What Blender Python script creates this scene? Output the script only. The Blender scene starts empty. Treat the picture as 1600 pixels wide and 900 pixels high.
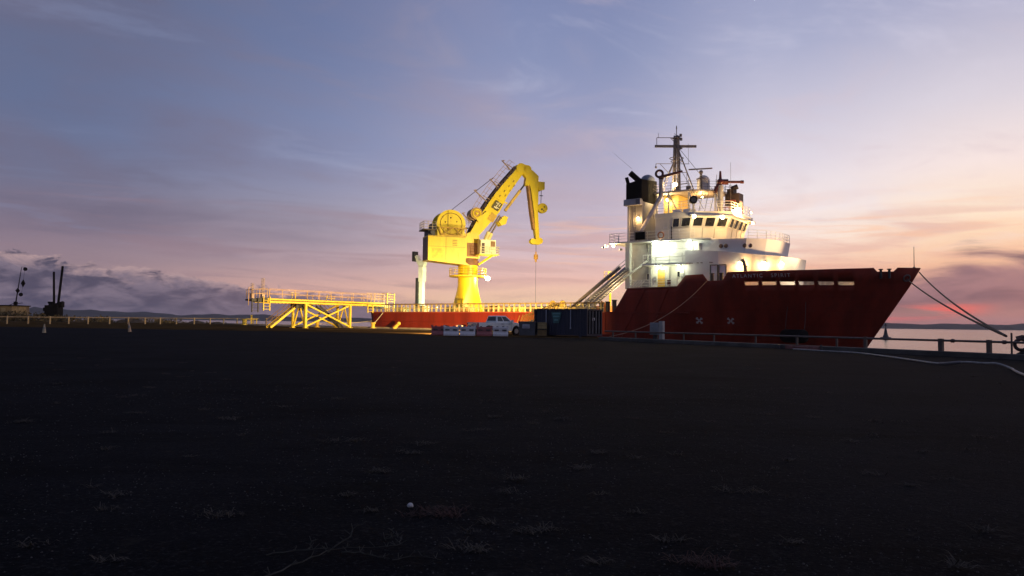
import bpy, math, random
from mathutils import Vector, Matrix
R = math.radians
rnd = random.Random(7)
scene = bpy.context.scene
COL = scene.collection

# ------------------------------------------------------------------ camera
FPX = 1155.6
cam_d = bpy.data.cameras.new('camera'); cam = bpy.data.objects.new('camera', cam_d); COL.objects.link(cam)
cam_d.sensor_width = 36; cam_d.lens = 36 * FPX / 1600
cam_d.clip_start = 0.1; cam_d.clip_end = 20000
EYE = 1.5
PITCH, ROLL = math.atan(55 / FPX), R(0.70)
cam.matrix_world = Matrix.Translation((0, 0, EYE)) @ Matrix.Rotation(R(90) + PITCH, 4, 'X') @ Matrix.Rotation(ROLL, 4, 'Z')
scene.camera = cam

# ------------------------------------------------------------------ colour helpers
def lin1(c):
    c /= 255.0
    return c / 12.92 if c <= 0.04045 else ((c + 0.055) / 1.055) ** 2.4
def S3(r, g, b): return (lin1(r), lin1(g), lin1(b), 1)

# ------------------------------------------------------------------ world: dusk sky
world = bpy.data.worlds.new('World'); scene.world = world; world.use_nodes = True
NT = world.node_tree; NT.nodes.clear()
class G:
    def __init__(s, nt): s.nt = nt
    def node(s, t, **k):
        n = s.nt.nodes.new(t)
        for a, v in k.items(): setattr(n, a, v)
        return n
    def set(s, sock, v):
        if hasattr(v, 'links') or isinstance(v, bpy.types.NodeSocket): s.nt.links.new(v, sock)
        else: sock.default_value = v
    def m(s, op, a, b=None, c=None, clamp=False):
        n = s.node('ShaderNodeMath', operation=op, use_clamp=clamp)
        for i, v in enumerate((a, b, c)):
            if v is not None: s.set(n.inputs[i], v)
        return n.outputs[0]
    def ss(s, v, lo, hi):
        n = s.node('ShaderNodeMapRange', interpolation_type='SMOOTHSTEP')
        s.set(n.inputs['Value'], v); s.set(n.inputs['From Min'], lo); s.set(n.inputs['From Max'], hi)
        return n.outputs['Result']
    def mix(s, f, a, b, mode='MIX'):
        n = s.node('ShaderNodeMix', data_type='RGBA', blend_type=mode)
        s.set(n.inputs[0], f); s.set(n.inputs[6], a); s.set(n.inputs[7], b)
        return n.outputs[2]
    def vec(s, x, y, z):
        n = s.node('ShaderNodeCombineXYZ')
        for i, v in enumerate((x, y, z)): s.set(n.inputs[i], v)
        return n.outputs[0]
    def noise(s, v, scale, detail=4, rough=0.55, dist=0.0):
        n = s.node('ShaderNodeTexNoise'); s.set(n.inputs['Vector'], v)
        n.inputs['Scale'].default_value = scale; n.inputs['Detail'].default_value = detail
        n.inputs['Roughness'].default_value = rough; n.inputs['Distortion'].default_value = dist
        return n.outputs['Fac']
    def ramp(s, f, stops, interp='EASE'):
        n = s.node('ShaderNodeValToRGB'); cr = n.color_ramp; cr.interpolation = interp
        while len(cr.elements) < len(stops): cr.elements.new(0.5)
        for e, (p, c) in zip(cr.elements, stops): e.position = p; e.color = c
        s.set(n.inputs[0], f); return n.outputs[0]
g = G(NT)
tc = g.node('ShaderNodeTexCoord'); sep = g.node('ShaderNodeSeparateXYZ'); NT.links.new(tc.outputs['Generated'], sep.inputs[0])
dx, dy, dz = sep.outputs
el = g.m('MULTIPLY', g.m('ARCSINE', g.m('MINIMUM', g.m('MAXIMUM', dz, -1.0), 1.0)), 57.2958)
az = g.m('MULTIPLY', g.m('ARCTAN2', dx, dy), 57.2958)
ef = g.m('DIVIDE', el, 30.0, clamp=True)
def sky_ramp(*st): return g.ramp(ef, [(e / 30.0, S3(*c)) for e, c in st], 'LINEAR')
c_left = sky_ramp((0, (112, 98, 118)), (3, (152, 130, 140)), (5.5, (142, 124, 140)), (9, (112, 114, 142)), (14, (98, 112, 148)), (22, (92, 106, 140)), (30, (84, 98, 134)))
c_midl = sky_ramp((0, (246, 192, 168)), (2, (230, 180, 166)), (4.5, (184, 158, 166)), (8, (156, 150, 170)), (12, (130, 140, 176)), (20, (108, 122, 162)), (30, (92, 108, 150)))
c_mid = sky_ramp((0, (255, 220, 172)), (1.6, (254, 212, 176)), (3.4, (240, 194, 182)), (6, (214, 190, 200)), (9, (194, 184, 204)), (13, (164, 166, 198)), (20, (136, 146, 184)), (30, (112, 124, 168)))
c_midr = sky_ramp((0, (224, 140, 122)), (2, (236, 160, 138)), (4, (244, 190, 162)), (6, (255, 232, 218)), (8.5, (250, 236, 234)), (12, (224, 216, 228)), (20, (170, 174, 204)), (30, (128, 138, 180)))
c_right = sky_ramp((0, (206, 138, 128)), (2.5, (224, 160, 136)), (5, (248, 200, 164)), (7.5, (255, 230, 204)), (11, (248, 230, 226)), (15, (220, 212, 222)), (21, (178, 178, 204)), (30, (140, 146, 186)))
c_back = sky_ramp((0, (104, 104, 122)), (6, (106, 112, 136)), (15, (102, 114, 146)), (30, (90, 104, 140)))
sky = g.mix(g.ss(az, -34, -12), c_left, c_midl)
sky = g.mix(g.ss(az, -17, 2), sky, c_mid)
sky = g.mix(g.ss(az, 6, 20), sky, c_midr)
sky = g.mix(g.ss(az, 20, 34), sky, c_right)
absz = g.m('ABSOLUTE', az)
sky = g.mix(g.ss(g.m('ABSOLUTE', g.m('SUBTRACT', az, 30.0)), 62, 112), sky, c_back)
# --- high thin cloud streaks on a flat layer
iz = g.m('DIVIDE', 1.0, g.m('ADD', g.m('MAXIMUM', dz, 0.0), 0.10))
px, py = g.m('MULTIPLY', dx, iz), g.m('MULTIPLY', dy, iz)
hv = g.vec(g.m('ADD', g.m('MULTIPLY', px, 0.8), g.m('MULTIPLY', py, 0.25)), g.m('ADD', g.m('MULTIPLY', py, 0.75), g.m('MULTIPLY', px, -0.35)), 3.1)
hn = g.noise(hv, 0.85, 5, 0.52, 0.5)
hm = g.m('MULTIPLY', g.ss(hn, 0.40, 0.70), g.m('MULTIPLY', g.ss(el, 2.5, 7.5), 0.72))
hm = g.m('MULTIPLY', hm, g.m('SUBTRACT', 1.0, g.m('MULTIPLY', g.ss(az, 2, 18), 0.82)))
hc = g.mix(g.ss(az, -30, 22), S3(112, 104, 126), S3(204, 182, 196))
sky = g.mix(hm, sky, hc)
fv = g.vec(g.m('ADD', g.m('MULTIPLY', px, 0.9), g.m('MULTIPLY', py, 0.5)), g.m('ADD', g.m('MULTIPLY', py, 1.5), g.m('MULTIPLY', px, -0.9)), 6.6)
fn = g.noise(fv, 1.1, 8, 0.62, 0.8)
fb = g.ss(el, 3.0, 8.0)
sky = g.mix(g.m('MULTIPLY', g.m('MULTIPLY', g.ss(fn, 0.50, 0.72), fb), 0.42), sky, g.mix(g.ss(az, -30, 18), S3(104, 100, 124), S3(214, 194, 202)))
sky = g.mix(g.m('MULTIPLY', g.m('MULTIPLY', g.ss(fn, 0.48, 0.28), fb), 0.28), sky, g.mix(g.ss(az, -30, 18), S3(134, 146, 182), S3(232, 226, 240)))
# --- long stratus streaks near the horizon
sv = g.vec(g.m('MULTIPLY', az, 0.055), g.m('ADD', g.m('MULTIPLY', el, 0.62), g.m('MULTIPLY', az, 0.012)), 1.7)
sn = g.noise(sv, 1.15, 5, 0.55, 0.7)
sband = g.m('MULTIPLY', g.ss(el, 0.2, 2.0), g.m('SUBTRACT', 1.0, g.ss(el, 6.5, 10.5)))
sm = g.m('MULTIPLY', g.m('MULTIPLY', g.ss(sn, 0.46, 0.66), sband), 0.55)
sc = g.mix(g.ss(az, -20, 18), S3(148, 124, 138), S3(226, 172, 160))
sky = g.mix(sm, sky, sc)
sv2 = g.vec(g.m('MULTIPLY', az, 0.09), g.m('ADD', g.m('MULTIPLY', el, 1.3), g.m('MULTIPLY', az, -0.02)), 8.3)
sn2 = g.noise(sv2, 1.0, 5, 0.6, 0.9)
sm2 = g.m('MULTIPLY', g.m('MULTIPLY', g.ss(sn2, 0.5, 0.68), sband), g.m('MULTIPLY', g.ss(az, -8, 12), 0.5))
sky = g.mix(sm2, sky, S3(252, 196, 160))
# --- heavier mauve bank low on the right
rn = g.noise(g.vec(g.m('MULTIPLY', az, 0.075), g.m('MULTIPLY', el, 0.36), 5.9), 1.5, 6, 0.58, 0.6)
rtop = g.m('ADD', 1.1, g.m('MULTIPLY', g.m('SUBTRACT', az, 21.0), 0.36))
rtop = g.m('MINIMUM', rtop, 5.0)
rin = g.m('ADD', g.m('SUBTRACT', rtop, el), g.m('MULTIPLY', g.m('SUBTRACT', rn, 0.5), 4.8))
rm = g.m('MULTIPLY', g.ss(rin, -0.7, 1.0), g.m('MULTIPLY', g.ss(az, 18, 27), g.m('SUBTRACT', 1.0, g.ss(absz, 70, 100))))
rm = g.m('MULTIPLY', rm, g.m('ADD', 0.5, g.m('MULTIPLY', g.ss(el, 0.3, 2.2), 0.48)))
rcol = g.mix(g.ss(rn, 0.36, 0.62), S3(150, 116, 128), S3(96, 82, 104))
sky = g.mix(rm, sky, rcol)
# --- red afterglow streak
gn = g.noise(g.vec(g.m('MULTIPLY', az, 0.10), g.m('MULTIPLY', el, 1.1), 2.2), 1.6, 4, 0.55, 0.4)
gy = g.m('SUBTRACT', el, g.m('ADD', 1.05, g.m('MULTIPLY', g.m('SUBTRACT', az, 28.5), 0.07)))
gm = g.m('MULTIPLY', g.m('SUBTRACT', 1.0, g.ss(g.m('ABSOLUTE', gy), 0.05, 0.75)), g.m('MULTIPLY', g.ss(az, 23, 27), g.m('SUBTRACT', 1.0, g.ss(az, 30.5, 34))))
gm = g.m('MULTIPLY', gm, g.ss(gn, 0.38, 0.6))
sky = g.mix(g.m('MULTIPLY', gm, 0.95), sky, S3(240, 100, 94))
# --- cumulus bank low on the left
cn = g.noise(g.vec(g.m('MULTIPLY', az, 0.22), g.m('MULTIPLY', el, 0.36), 4.4), 1.5, 10, 0.66, 0.35)
t1 = g.m('SUBTRACT', 4.25, g.m('MULTIPLY', g.m('MAXIMUM', g.m('ADD', az, 33.0), -10.0), 0.115))
ctop = g.m('MAXIMUM', t1, g.m('SUBTRACT', 1.9, g.m('MULTIPLY', g.m('MAXIMUM', g.m('ADD', az, 12.0), 0.0), 0.11)))
cin = g.m('ADD', g.m('SUBTRACT', ctop, el), g.m('MULTIPLY', g.m('SUBTRACT', cn, 0.5), 3.6))
cm = g.m('MULTIPLY', g.ss(cin, 0.0, 0.26), g.m('SUBTRACT', 1.0, g.ss(az, -5, 4)))
cm = g.m('MULTIPLY', cm, g.m('SUBTRACT', 1.0, g.ss(absz, 75, 110)))
rim = g.m('SUBTRACT', 1.0, g.ss(cin, 0.0, 1.1))
cs = g.noise(g.vec(g.m('MULTIPLY', az, 0.20), g.m('MULTIPLY', el, 0.50), 9.1), 2.0, 8, 0.62, 0.5)
ccol = g.mix(g.ss(cs, 0.38, 0.66), S3(72, 70, 94), S3(126, 114, 132))
ccol = g.mix(g.m('MULTIPLY', rim, g.ss(cs, 0.40, 0.56)), ccol, S3(188, 158, 160))
ccol = g.mix(g.m('MULTIPLY', g.ss(az, -27, -10), 0.6), ccol, S3(150, 124, 138))
sky = g.mix(g.m('MULTIPLY', cm, 0.95), sky, ccol)
nish = g.node('ShaderNodeTexSky', sky_type='NISHITA'); nish.sun_disc = False
nish.sun_elevation = R(0.5); nish.sun_rotation = R(40)
nsc = g.node('ShaderNodeVectorMath', operation='SCALE'); NT.links.new(nish.outputs[0], nsc.inputs[0]); nsc.inputs['Scale'].default_value = 0.01
sky = g.mix(1.0, sky, nsc.outputs[0], 'ADD')
bg = g.node('ShaderNodeBackground'); NT.links.new(sky, bg.inputs[0]); bg.inputs[1].default_value = 1.0
wo = g.node('ShaderNodeOutputWorld'); NT.links.new(bg.outputs[0], wo.inputs[0])

# ------------------------------------------------------------------ last afterglow sun (at the horizon, right of the frame)
sd = bpy.data.lights.new('sun', 'SUN'); sd.energy = 0.12; sd.angle = R(8); sd.color = (1, .55, .38)
sun = bpy.data.objects.new('sun', sd); COL.objects.link(sun)
sv_ = Vector((math.sin(R(40)) * math.cos(R(1.5)), math.cos(R(40)) * math.cos(R(1.5)), math.sin(R(1.5))))
sun.rotation_euler = sv_.to_track_quat('Z', 'Y').to_euler(); sun.location = (60, 60, 40)

vs = scene.view_settings; vs.view_transform = 'Standard'; vs.look = 'None'; vs.exposure = 0.0; vs.gamma = 1.0; vs.use_curve_mapping = False
scene.cycles.use_denoising = True
scene.cycles.sample_clamp_indirect = 4.0
scene.cycles.max_bounces = 5; scene.cycles.diffuse_bounces = 3; scene.cycles.glossy_bounces = 3; scene.cycles.transparent_max_bounces = 6
try: scene.cycles.use_light_tree = True
except Exception: pass

# ------------------------------------------------------------------ materials
MATS = {}
def mat(name, col, rough=0.5, metal=0.0, var=0.15, scale=1.5, col2=None, streak=False, bump=0.0, spec=0.5, bscale=None, amt=(0.42, 0.68)):
    if name in MATS: return MATS[name]
    m = bpy.data.materials.new(name); m.use_nodes = True; nt = m.node_tree; q = G(nt)
    b = nt.nodes['Principled BSDF']; b.inputs['Roughness'].default_value = rough; b.inputs['Metallic'].default_value = metal
    b.inputs['Specular IOR Level'].default_value = spec
    t = q.node('ShaderNodeTexCoord'); v = t.outputs['Object']
    if streak:
        mp = q.node('ShaderNodeMapping'); mp.inputs['Scale'].default_value = (1, 1, 0.16); nt.links.new(v, mp.inputs[0]); sv = mp.outputs[0]
    else: sv = v
    n1 = q.noise(sv, scale, 6, 0.62)
    c = (*col, 1)
    dark = tuple(x * (1 - var) for x in col) + (1,); lite = tuple(min(1, x * (1 + var)) for x in col) + (1,)
    out = q.mix(q.ss(n1, 0.35, 0.65), dark, lite)
    if col2:
        n2 = q.noise(sv, scale * 2.3, 7, 0.68)
        out = q.mix(q.ss(n2, amt[0] + .12, amt[1] + .1), out, (*col2, 1))
    nt.links.new(out, b.inputs['Base Color'])
    if bump:
        bp = q.node('ShaderNodeBump'); bp.inputs['Strength'].default_value = bump; bp.inputs['Distance'].default_value = 0.02
        nt.links.new(q.noise(v, bscale or scale * 8, 5, 0.6), bp.inputs['Height']); nt.links.new(bp.outputs[0], b.inputs['Normal'])
    MATS[name] = m; return m
def emit(name, col, s):
    m = bpy.data.materials.new(name); m.use_nodes = True; nt = m.node_tree
    b = nt.nodes['Principled BSDF']; b.inputs['Base Color'].default_value = (*col, 1)
    b.inputs['Emission Color'].default_value = (*col, 1); b.inputs['Emission Strength'].default_value = s
    try: m.cycles.emission_sampling = 'NONE'
    except Exception: pass
    MATS[name] = m; return m
hull_red = mat('hull red paint', (.205, .021, .010), .55, var=.22, scale=.5, col2=(.13, .022, .012), streak=True, bump=.05, bscale=.9, spec=.2)
_hb = G(hull_red.node_tree); _n = hull_red.node_tree.nodes; _o = _hb.node('ShaderNodeTexCoord').outputs['Object']; _sx = _hb.node('ShaderNodeSeparateXYZ'); hull_red.node_tree.links.new(_o, _sx.inputs[0])
_bk = _hb.node('ShaderNodeTexBrick'); _hb.set(_bk.inputs['Vector'], _hb.vec(_sx.outputs[0], _sx.outputs[2], 0)); _bk.inputs['Scale'].default_value = 1; _bk.inputs['Brick Width'].default_value = 4.2; _bk.inputs['Row Height'].default_value = 1.55; _bk.inputs['Mortar Size'].default_value = .022
_b2 = _hb.node('ShaderNodeBump'); _b2.inputs['Strength'].default_value = .9; _b2.inputs['Distance'].default_value = .05; hull_red.node_tree.links.new(_bk.outputs['Fac'], _b2.inputs['Height'])
_pb = _n['Principled BSDF']; hull_red.node_tree.links.new(_pb.inputs['Normal'].links[0].from_socket, _b2.inputs['Normal']); hull_red.node_tree.links.new(_b2.outputs[0], _pb.inputs['Normal'])
_sv = _hb.vec(_hb.m('MULTIPLY', _sx.outputs[0], 1.0), 0.0, _hb.m('MULTIPLY', _sx.outputs[2], .10)); _run = _hb.ss(_hb.noise(_sv, 1.6, 7, .7), .58, .76)
_c0 = _pb.inputs['Base Color'].links[0].from_socket; hull_red.node_tree.links.new(_hb.mix(_hb.m('MULTIPLY', _run, .5), _c0, (.07, .022, .014, 1)), _pb.inputs['Base Color'])
white_p = mat('ship white paint', (.78, .77, .74), .45, var=.05, scale=.8, col2=(.50, .40, .28), streak=True, amt=(.58, .75))
cream_p = mat('deckhouse cream paint', (.74, .72, .64), .45, var=.06, scale=.9, col2=(.5, .4, .28), streak=True, amt=(.6, .76))
grey_p = mat('ship grey paint', (.36, .36, .37), .5, var=.12, scale=1.2)
black_p = mat('funnel black paint', (.004, .004, .0045), .8, var=.3, spec=.1)
yellow_p = mat('crane yellow paint', (.82, .60, .010), .42, var=.07, scale=.7, col2=(.50, .26, .02), streak=True, amt=(.50, .68))
jet_y = mat('platform yellow paint', (.78, .58, .05), .5, var=.12, scale=1.2, col2=(.30, .14, .04), amt=(.5, .7))
rail_y = mat('deck rail paint', (.70, .58, .24), .5, var=.2, scale=.9, col2=(.3, .2, .08))
deck_m = mat('steel deck', (.16, .10, .06), .7, var=.35, scale=.6)
dark_s = mat('dark steel', (.035, .033, .035), .55, var=.3)
grey_s = mat('galvanised steel', (.30, .30, .31), .5, metal=.3, var=.2)
mon_red = mat('monitor red paint', (.065, .006, .005), .45, var=.2)
glass_m = mat('window glass', (.02, .022, .026), .08, var=.1, spec=.8)
mast_m = mat('mast grey paint', (.20, .17, .16), .55, var=.2)
rope_m = mat('mooring rope', (.05, .04, .033), .85, var=.2, scale=20)
rubber = mat('black rubber', (.007, .007, .0075), .9, var=.3, spec=.15)
conc = mat('weathered concrete', (.062, .058, .052), .9, var=.3, scale=.7, col2=(.028, .028, .026), bump=.3)
apron_m = mat('dusty concrete apron', (.062, .038, .016), .95, var=.35, scale=.35, col2=(.03, .019, .010), bump=.3, spec=0)
cont_b = mat('container blue paint', (.009, .014, .036), .5, var=.2, scale=.9, col2=(.018, .016, .02), streak=True)
wht = mat('plain white paint', (.78, .78, .77), .5, var=.05)
tan_m = mat('tan panel paint', (.30, .22, .11), .7, var=.2)
orange_m = mat('orange plastic', (.65, .16, .03), .5, var=.1)
lamp_w = emit('lamp warm', (1, .78, .38), 30); lamp_c = emit('lamp cool', (.92, 1, .82), 30); lamp_o = emit('lamp sodium', (1, .62, .2), 18)

# ------------------------------------------------------------------ mesh builder
class MB:
    def __init__(s): s.v = []; s.f = []
    def add(s, vs, fs):
        o = len(s.v); s.v += [tuple(p) for p in vs]; s.f += [tuple(i + o for i in f) for f in fs]; return s
    def box(s, c, d, M=None):
        x, y, z = d[0] / 2, d[1] / 2, d[2] / 2
        vs = [Vector((i * x, j * y, k * z)) for k in (-1, 1) for j in (-1, 1) for i in (-1, 1)]
        if M is not None: vs = [M @ v for v in vs]
        vs = [v + Vector(c) for v in vs]
        return s.add(vs, [(0, 2, 3, 1), (4, 5, 7, 6), (0, 1, 5, 4), (2, 6, 7, 3), (0, 4, 6, 2), (1, 3, 7, 5)])
    def b(s, x0, x1, y0, y1, z0, z1):
        return s.box(((x0 + x1) / 2, (y0 + y1) / 2, (z0 + z1) / 2), (abs(x1 - x0), abs(y1 - y0), abs(z1 - z0)))
    def bar(s, p0, p1, w, h=None, up=(0, 0, 1)):
        h = h or w; p0, p1 = Vector(p0), Vector(p1); d = (p1 - p0).normalized(); u = Vector(up)
        if abs(d.dot(u)) > .99: u = Vector((1, 0, 0))
        a = d.cross(u).normalized(); u = a.cross(d)
        vs = [p + a * (i * w / 2) + u * (j * h / 2) for p in (p0, p1) for i, j in ((-1, -1), (1, -1), (1, 1), (-1, 1))]
        return s.add(vs, [(3, 2, 1, 0), (4, 5, 6, 7), (0, 1, 5, 4), (1, 2, 6, 5), (2, 3, 7, 6), (3, 0, 4, 7)])
    def tube(s, p0, p1, r, n=6, r1=None):
        return s.path([p0, p1], r, n, r1)
    def path(s, pts, r, n=6, r1=None):
        pts = [Vector(p) for p in pts]; o = []
        r1 = r if r1 is None else r1
        for i, p in enumerate(pts):
            d = (pts[min(i + 1, len(pts) - 1)] - pts[max(i - 1, 0)]).normalized()
            u = Vector((0, 0, 1)) if abs(d.z) < .95 else Vector((1, 0, 0))
            a = d.cross(u).normalized(); c = a.cross(d); rr = r + (r1 - r) * i / (len(pts) - 1)
            o.append([p + (a * math.cos(6.2832 * k / n) + c * math.sin(6.2832 * k / n)) * rr for k in range(n)])
        return s.loft(o)
    def loft(s, rings, cap=True, closed=True):
        n = len(rings[0]); vs = [p for r in rings for p in r]; fs = []
        for i in range(len(rings) - 1):
            for k in range(n if closed else n - 1):
                a, b = i * n + k, i * n + (k + 1) % n
                fs.append((a, b, b + n, a + n))
        if cap: fs += [tuple(range(n - 1, -1, -1)), tuple((len(rings) - 1) * n + k for k in range(n))]
        return s.add(vs, fs)
    def prism(s, poly, z0, z1, top=None):
        top = top or poly
        if sum(poly[i][0] * poly[(i + 1) % len(poly)][1] - poly[(i + 1) % len(poly)][0] * poly[i][1] for i in range(len(poly))) < 0:
            poly = poly[::-1]; top = top[::-1]
        f = lambda z, i: z[i] if isinstance(z, (list, tuple)) else z
        return s.loft([[(p[0], p[1], f(z0, i)) for i, p in enumerate(poly)], [(p[0], p[1], f(z1, i)) for i, p in enumerate(top)]])
    def ext(s, poly, origin, ax, ay, dn):
        """polygon in plane (ax, ay) at origin, extruded by vector dn"""
        o, ax, ay, dn = Vector(origin), Vector(ax), Vector(ay), Vector(dn)
        a = [o + ax * p[0] + ay * p[1] for p in poly]; n = len(a)
        return s.loft([a, [p + dn for p in a]])
    def cyl(s, c0, c1, r, n=14, r1=None): return s.tube(c0, c1, r, n, r1)
    def sphere(s, c, r, nu=14, nv=8, sc=(1, 1, 1), v0=-90):
        rings = []
        for j in range(nv + 1):
            t = R(v0 + (90 - v0) * j / nv); rr = max(math.cos(t), .001) * r
            rings.append([(c[0] + rr * math.cos(6.2832 * k / nu) * sc[0], c[1] + rr * math.sin(6.2832 * k / nu) * sc[1], c[2] + r * math.sin(t) * sc[2]) for k in range(nu)])
        return s.loft(rings)
    def torus(s, c, Rr, r, ax=(0, 1, 0), n=20, k=8):
        q = Vector(ax).to_track_quat('Z', 'Y'); rings = []
        for i in range(n + 1):
            a = 6.2832 * i / n
            rings.append([Vector(c) + q @ Vector(((Rr + r * math.cos(6.2832 * j / k)) * math.cos(a), (Rr + r * math.cos(6.2832 * j / k)) * math.sin(a), r * math.sin(6.2832 * j / k))) for j in range(k)])
        return s.loft(rings, cap=False)
    def build(s, name, m, parent=None, smooth=False, bevel=0):
        me = bpy.data.meshes.new(name); me.from_pydata(s.v, [], s.f)
        me.materials.append(m)
        me.validate(); me.update()
        import bmesh
        bm = bmesh.new(); bm.from_mesh(me); bmesh.ops.recalc_face_normals(bm, faces=bm.faces); bm.to_mesh(me); bm.free()
        if smooth:
            for p in me.polygons: p.use_smooth = True
            try: me.set_sharp_from_angle(angle=R(40))
            except Exception: pass
        o = bpy.data.objects.new(name, me); COL.objects.link(o)
        if parent: o.parent = parent
        if bevel:
            bv = o.modifiers.new('b', 'BEVEL'); bv.width = bevel; bv.segments = 2; bv.limit_method = 'ANGLE'
        return o
def tag(o, label=None, cat=None, group=None, kind=None):
    for k, v in (('label', label), ('category', cat), ('group', group), ('kind', kind)):
        if v: o[k] = v
    return o
def root(name, label, cat, loc=(0, 0, 0), rz=0, group=None):
    o = bpy.data.objects.new(name, None); COL.objects.link(o); o.location = loc; o.rotation_euler = (0, 0, rz)
    o.empty_display_size = .2
    return tag(o, label, cat, group)
def copy_tree(o, parent=None):
    c = o.copy(); COL.objects.link(c)
    if parent: c.parent = parent
    for ch in list(o.children): copy_tree(ch, c)
    return c
def lamp(parent, loc, power, col, aim=None, cone=None, r=.12, blend=.6):
    """a real lamp belonging to the fitting `parent` (same coordinates as its thing)"""
    d = bpy.data.lights.new('lamp', 'SPOT' if aim else 'POINT'); d.energy = power; d.color = col; d.shadow_soft_size = r
    o = bpy.data.objects.new('lamp', d); COL.objects.link(o); o.parent = parent; o.location = loc
    if aim:
        d.spot_size = R(cone); d.spot_blend = blend
        o.rotation_euler = (Vector(loc) - Vector(aim)).to_track_quat('Z', 'Y').to_euler()
    return o

# ------------------------------------------------------------------ ground, quay, water, hills
def lerp(t, a):
    for (x0, y0), (x1, y1) in zip(a, a[1:]):
        if t <= x1: return y0 + (y1 - y0) * max(0, (t - x0)) / (x1 - x0)
    return a[-1][1]
def gz(Y): return lerp(Y, [(0, 0), (35, 0), (75, .3), (105, .5), (140, .75), (200, .8)])
K0 = Vector((7.78, 61.7, 0)); KD = Vector((17.54, -25.08, 0)).normalized(); KN = Vector((KD.y, -KD.x, 0))  # KN points to the yard side
def kx(Y): return 7.78 + .699 * (61.7 - Y)
def xr(Y):
    if Y <= 62: return kx(Y)
    if Y <= 88: return 7.58 + (Y - 62) * (2.0 / 26)
    return 9.58 - 1.327 * (Y - 88)
def sheet(name, rows, xl, xrf, zf, m, nx=24):
    b = MB(); vs = []; fs = []
    for Y in rows:
        a, c = xl(Y), xrf(Y)
        for i in range(nx + 1):
            t = i / nx; vs.append((a + (c - a) * t, Y, zf(a + (c - a) * t, Y)))
    for j in range(len(rows) - 1):
        for i in range(nx):
            k = j * (nx + 1) + i; fs.append((k, k + 1, k + nx + 2, k + nx + 1))
    b.add(vs, fs); return b.build(name, m, smooth=True)

yard_m = bpy.data.materials.new('dark cinder yard'); yard_m.use_nodes = True
q = G(yard_m.node_tree); b_ = q.nt.nodes['Principled BSDF']; b_.inputs['Roughness'].default_value = 1; b_.inputs['Specular IOR Level'].default_value = .03
gp = q.node('ShaderNodeTexCoord').outputs['Object']
c_ = q.mix(q.ss(q.noise(gp, .35, 5, .6), .38, .64), (.0032, .0038, .0052, 1), (.0068, .0074, .0094, 1))
c_ = q.mix(q.ss(q.noise(gp, 30, 4, .75), .52, .74), c_, (.034, .033, .035, 1))
c_ = q.mix(q.ss(q.noise(gp, 7, 5, .75), .56, .70), c_, (.022, .021, .021, 1))
c_ = q.mix(q.ss(q.noise(gp, 1.7, 6, .7), .60, .74), c_, (.016, .0145, .013, 1))
q.nt.links.new(c_, b_.inputs['Base Color'])
mpg = q.node('ShaderNodeMapping'); mpg.inputs['Scale'].default_value = (.16, .55, 1); q.nt.links.new(gp, mpg.inputs[0])
c_ = q.mix(q.m('MULTIPLY', q.ss(q.noise(mpg.outputs[0], 1.0, 7, .7, .6), .50, .66), .75), c_, (.0022, .0024, .0028, 1))
q.nt.links.new(c_, b_.inputs['Base Color'])
bp_ = q.node('ShaderNodeBump'); bp_.inputs['Strength'].default_value = .7; bp_.inputs['Distance'].default_value = .03
hh = q.m('ADD', q.noise(gp, 22, 5, .7), q.m('MULTIPLY', q.noise(gp, 2.2, 4, .6), 2.0)); q.nt.links.new(hh, bp_.inputs['Height']); q.nt.links.new(bp_.outputs[0], b_.inputs['Normal'])

rows = [-40, -20, -8, -4] + [i * .5 for i in range(-4, 30)] + [15 + i for i in range(0, 48)] + [63 + 2 * i for i in range(0, 13)] + [88 + 3 * i for i in range(1, 17)]
def gzz(x, Y):
    near = max(0, 1 - abs(Y - 6) / 14)
    return gz(Y) + near * .012 * math.sin(x * 1.7 + Y * .9) * math.sin(x * .6 - Y * 1.4)
tag(sheet('ground', rows, lambda Y: -170, xr, gzz, yard_m, 60), kind='structure')
tag(sheet('quay_apron', [66 + i * 1.5 for i in range(0, 47)], lambda Y: lerp(Y, [(66, -6.5), (70, -9), (72, -10.5), (76, -16), (80, -29), (84, -52), (90, -75), (136, -165)]),
    lambda Y: xr(Y) - .02, lambda x, Y: gz(Y) + .006, apron_m, 40), kind='structure')
lit_strip_m = mat('quay concrete lamplit pale', (.30, .24, .16), .9, var=.25, scale=.4, col2=(.16, .12, .08), bump=.3, spec=.1)
tag(sheet('lit_quay_strip', [88.6 + 1.5 * i for i in range(26)], lambda Y: xr(Y) - lerp(Y, [(88, 1), (96, 6), (110, 9), (127, 5)]), lambda Y: xr(Y) - .03, lambda x, Y: gz(Y) + .012, lit_strip_m, 10), kind='structure')  # paler strip: lamplight along the quay edge put into the concrete colour
# quay wall below the edge (real depth down into the water)
m = MB(); pts = [(xr(Y), Y) for Y in [-40, 0, 30, 62, 75, 88, 105, 120, 136]]
for (x0, y0), (x1, y1) in zip(pts, pts[1:]):
    d = Vector((x1 - x0, y1 - y0, 0)).normalized(); n = Vector((d.y, -d.x, 0))
    a0, a1 = Vector((x0, y0, 0)) - n * .6, Vector((x1, y1, 0)) - n * .6
    e0, e1 = Vector((x0, y0, 0)) + n * .12, Vector((x1, y1, 0)) + n * .12
    m.loft([[(*a0.xy, -5), (*e0.xy, -5), (*e0.xy, gz(y0) - .06), (*a0.xy, gz(y0) - .06)], [(*a1.xy, -5), (*e1.xy, -5), (*e1.xy, gz(y1) - .06), (*a1.xy, gz(y1) - .06)]])
tag(m.build('quay_wall', conc), 'concrete quay face dropping to the water under the kerb', 'quay wall', kind='structure')
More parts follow.
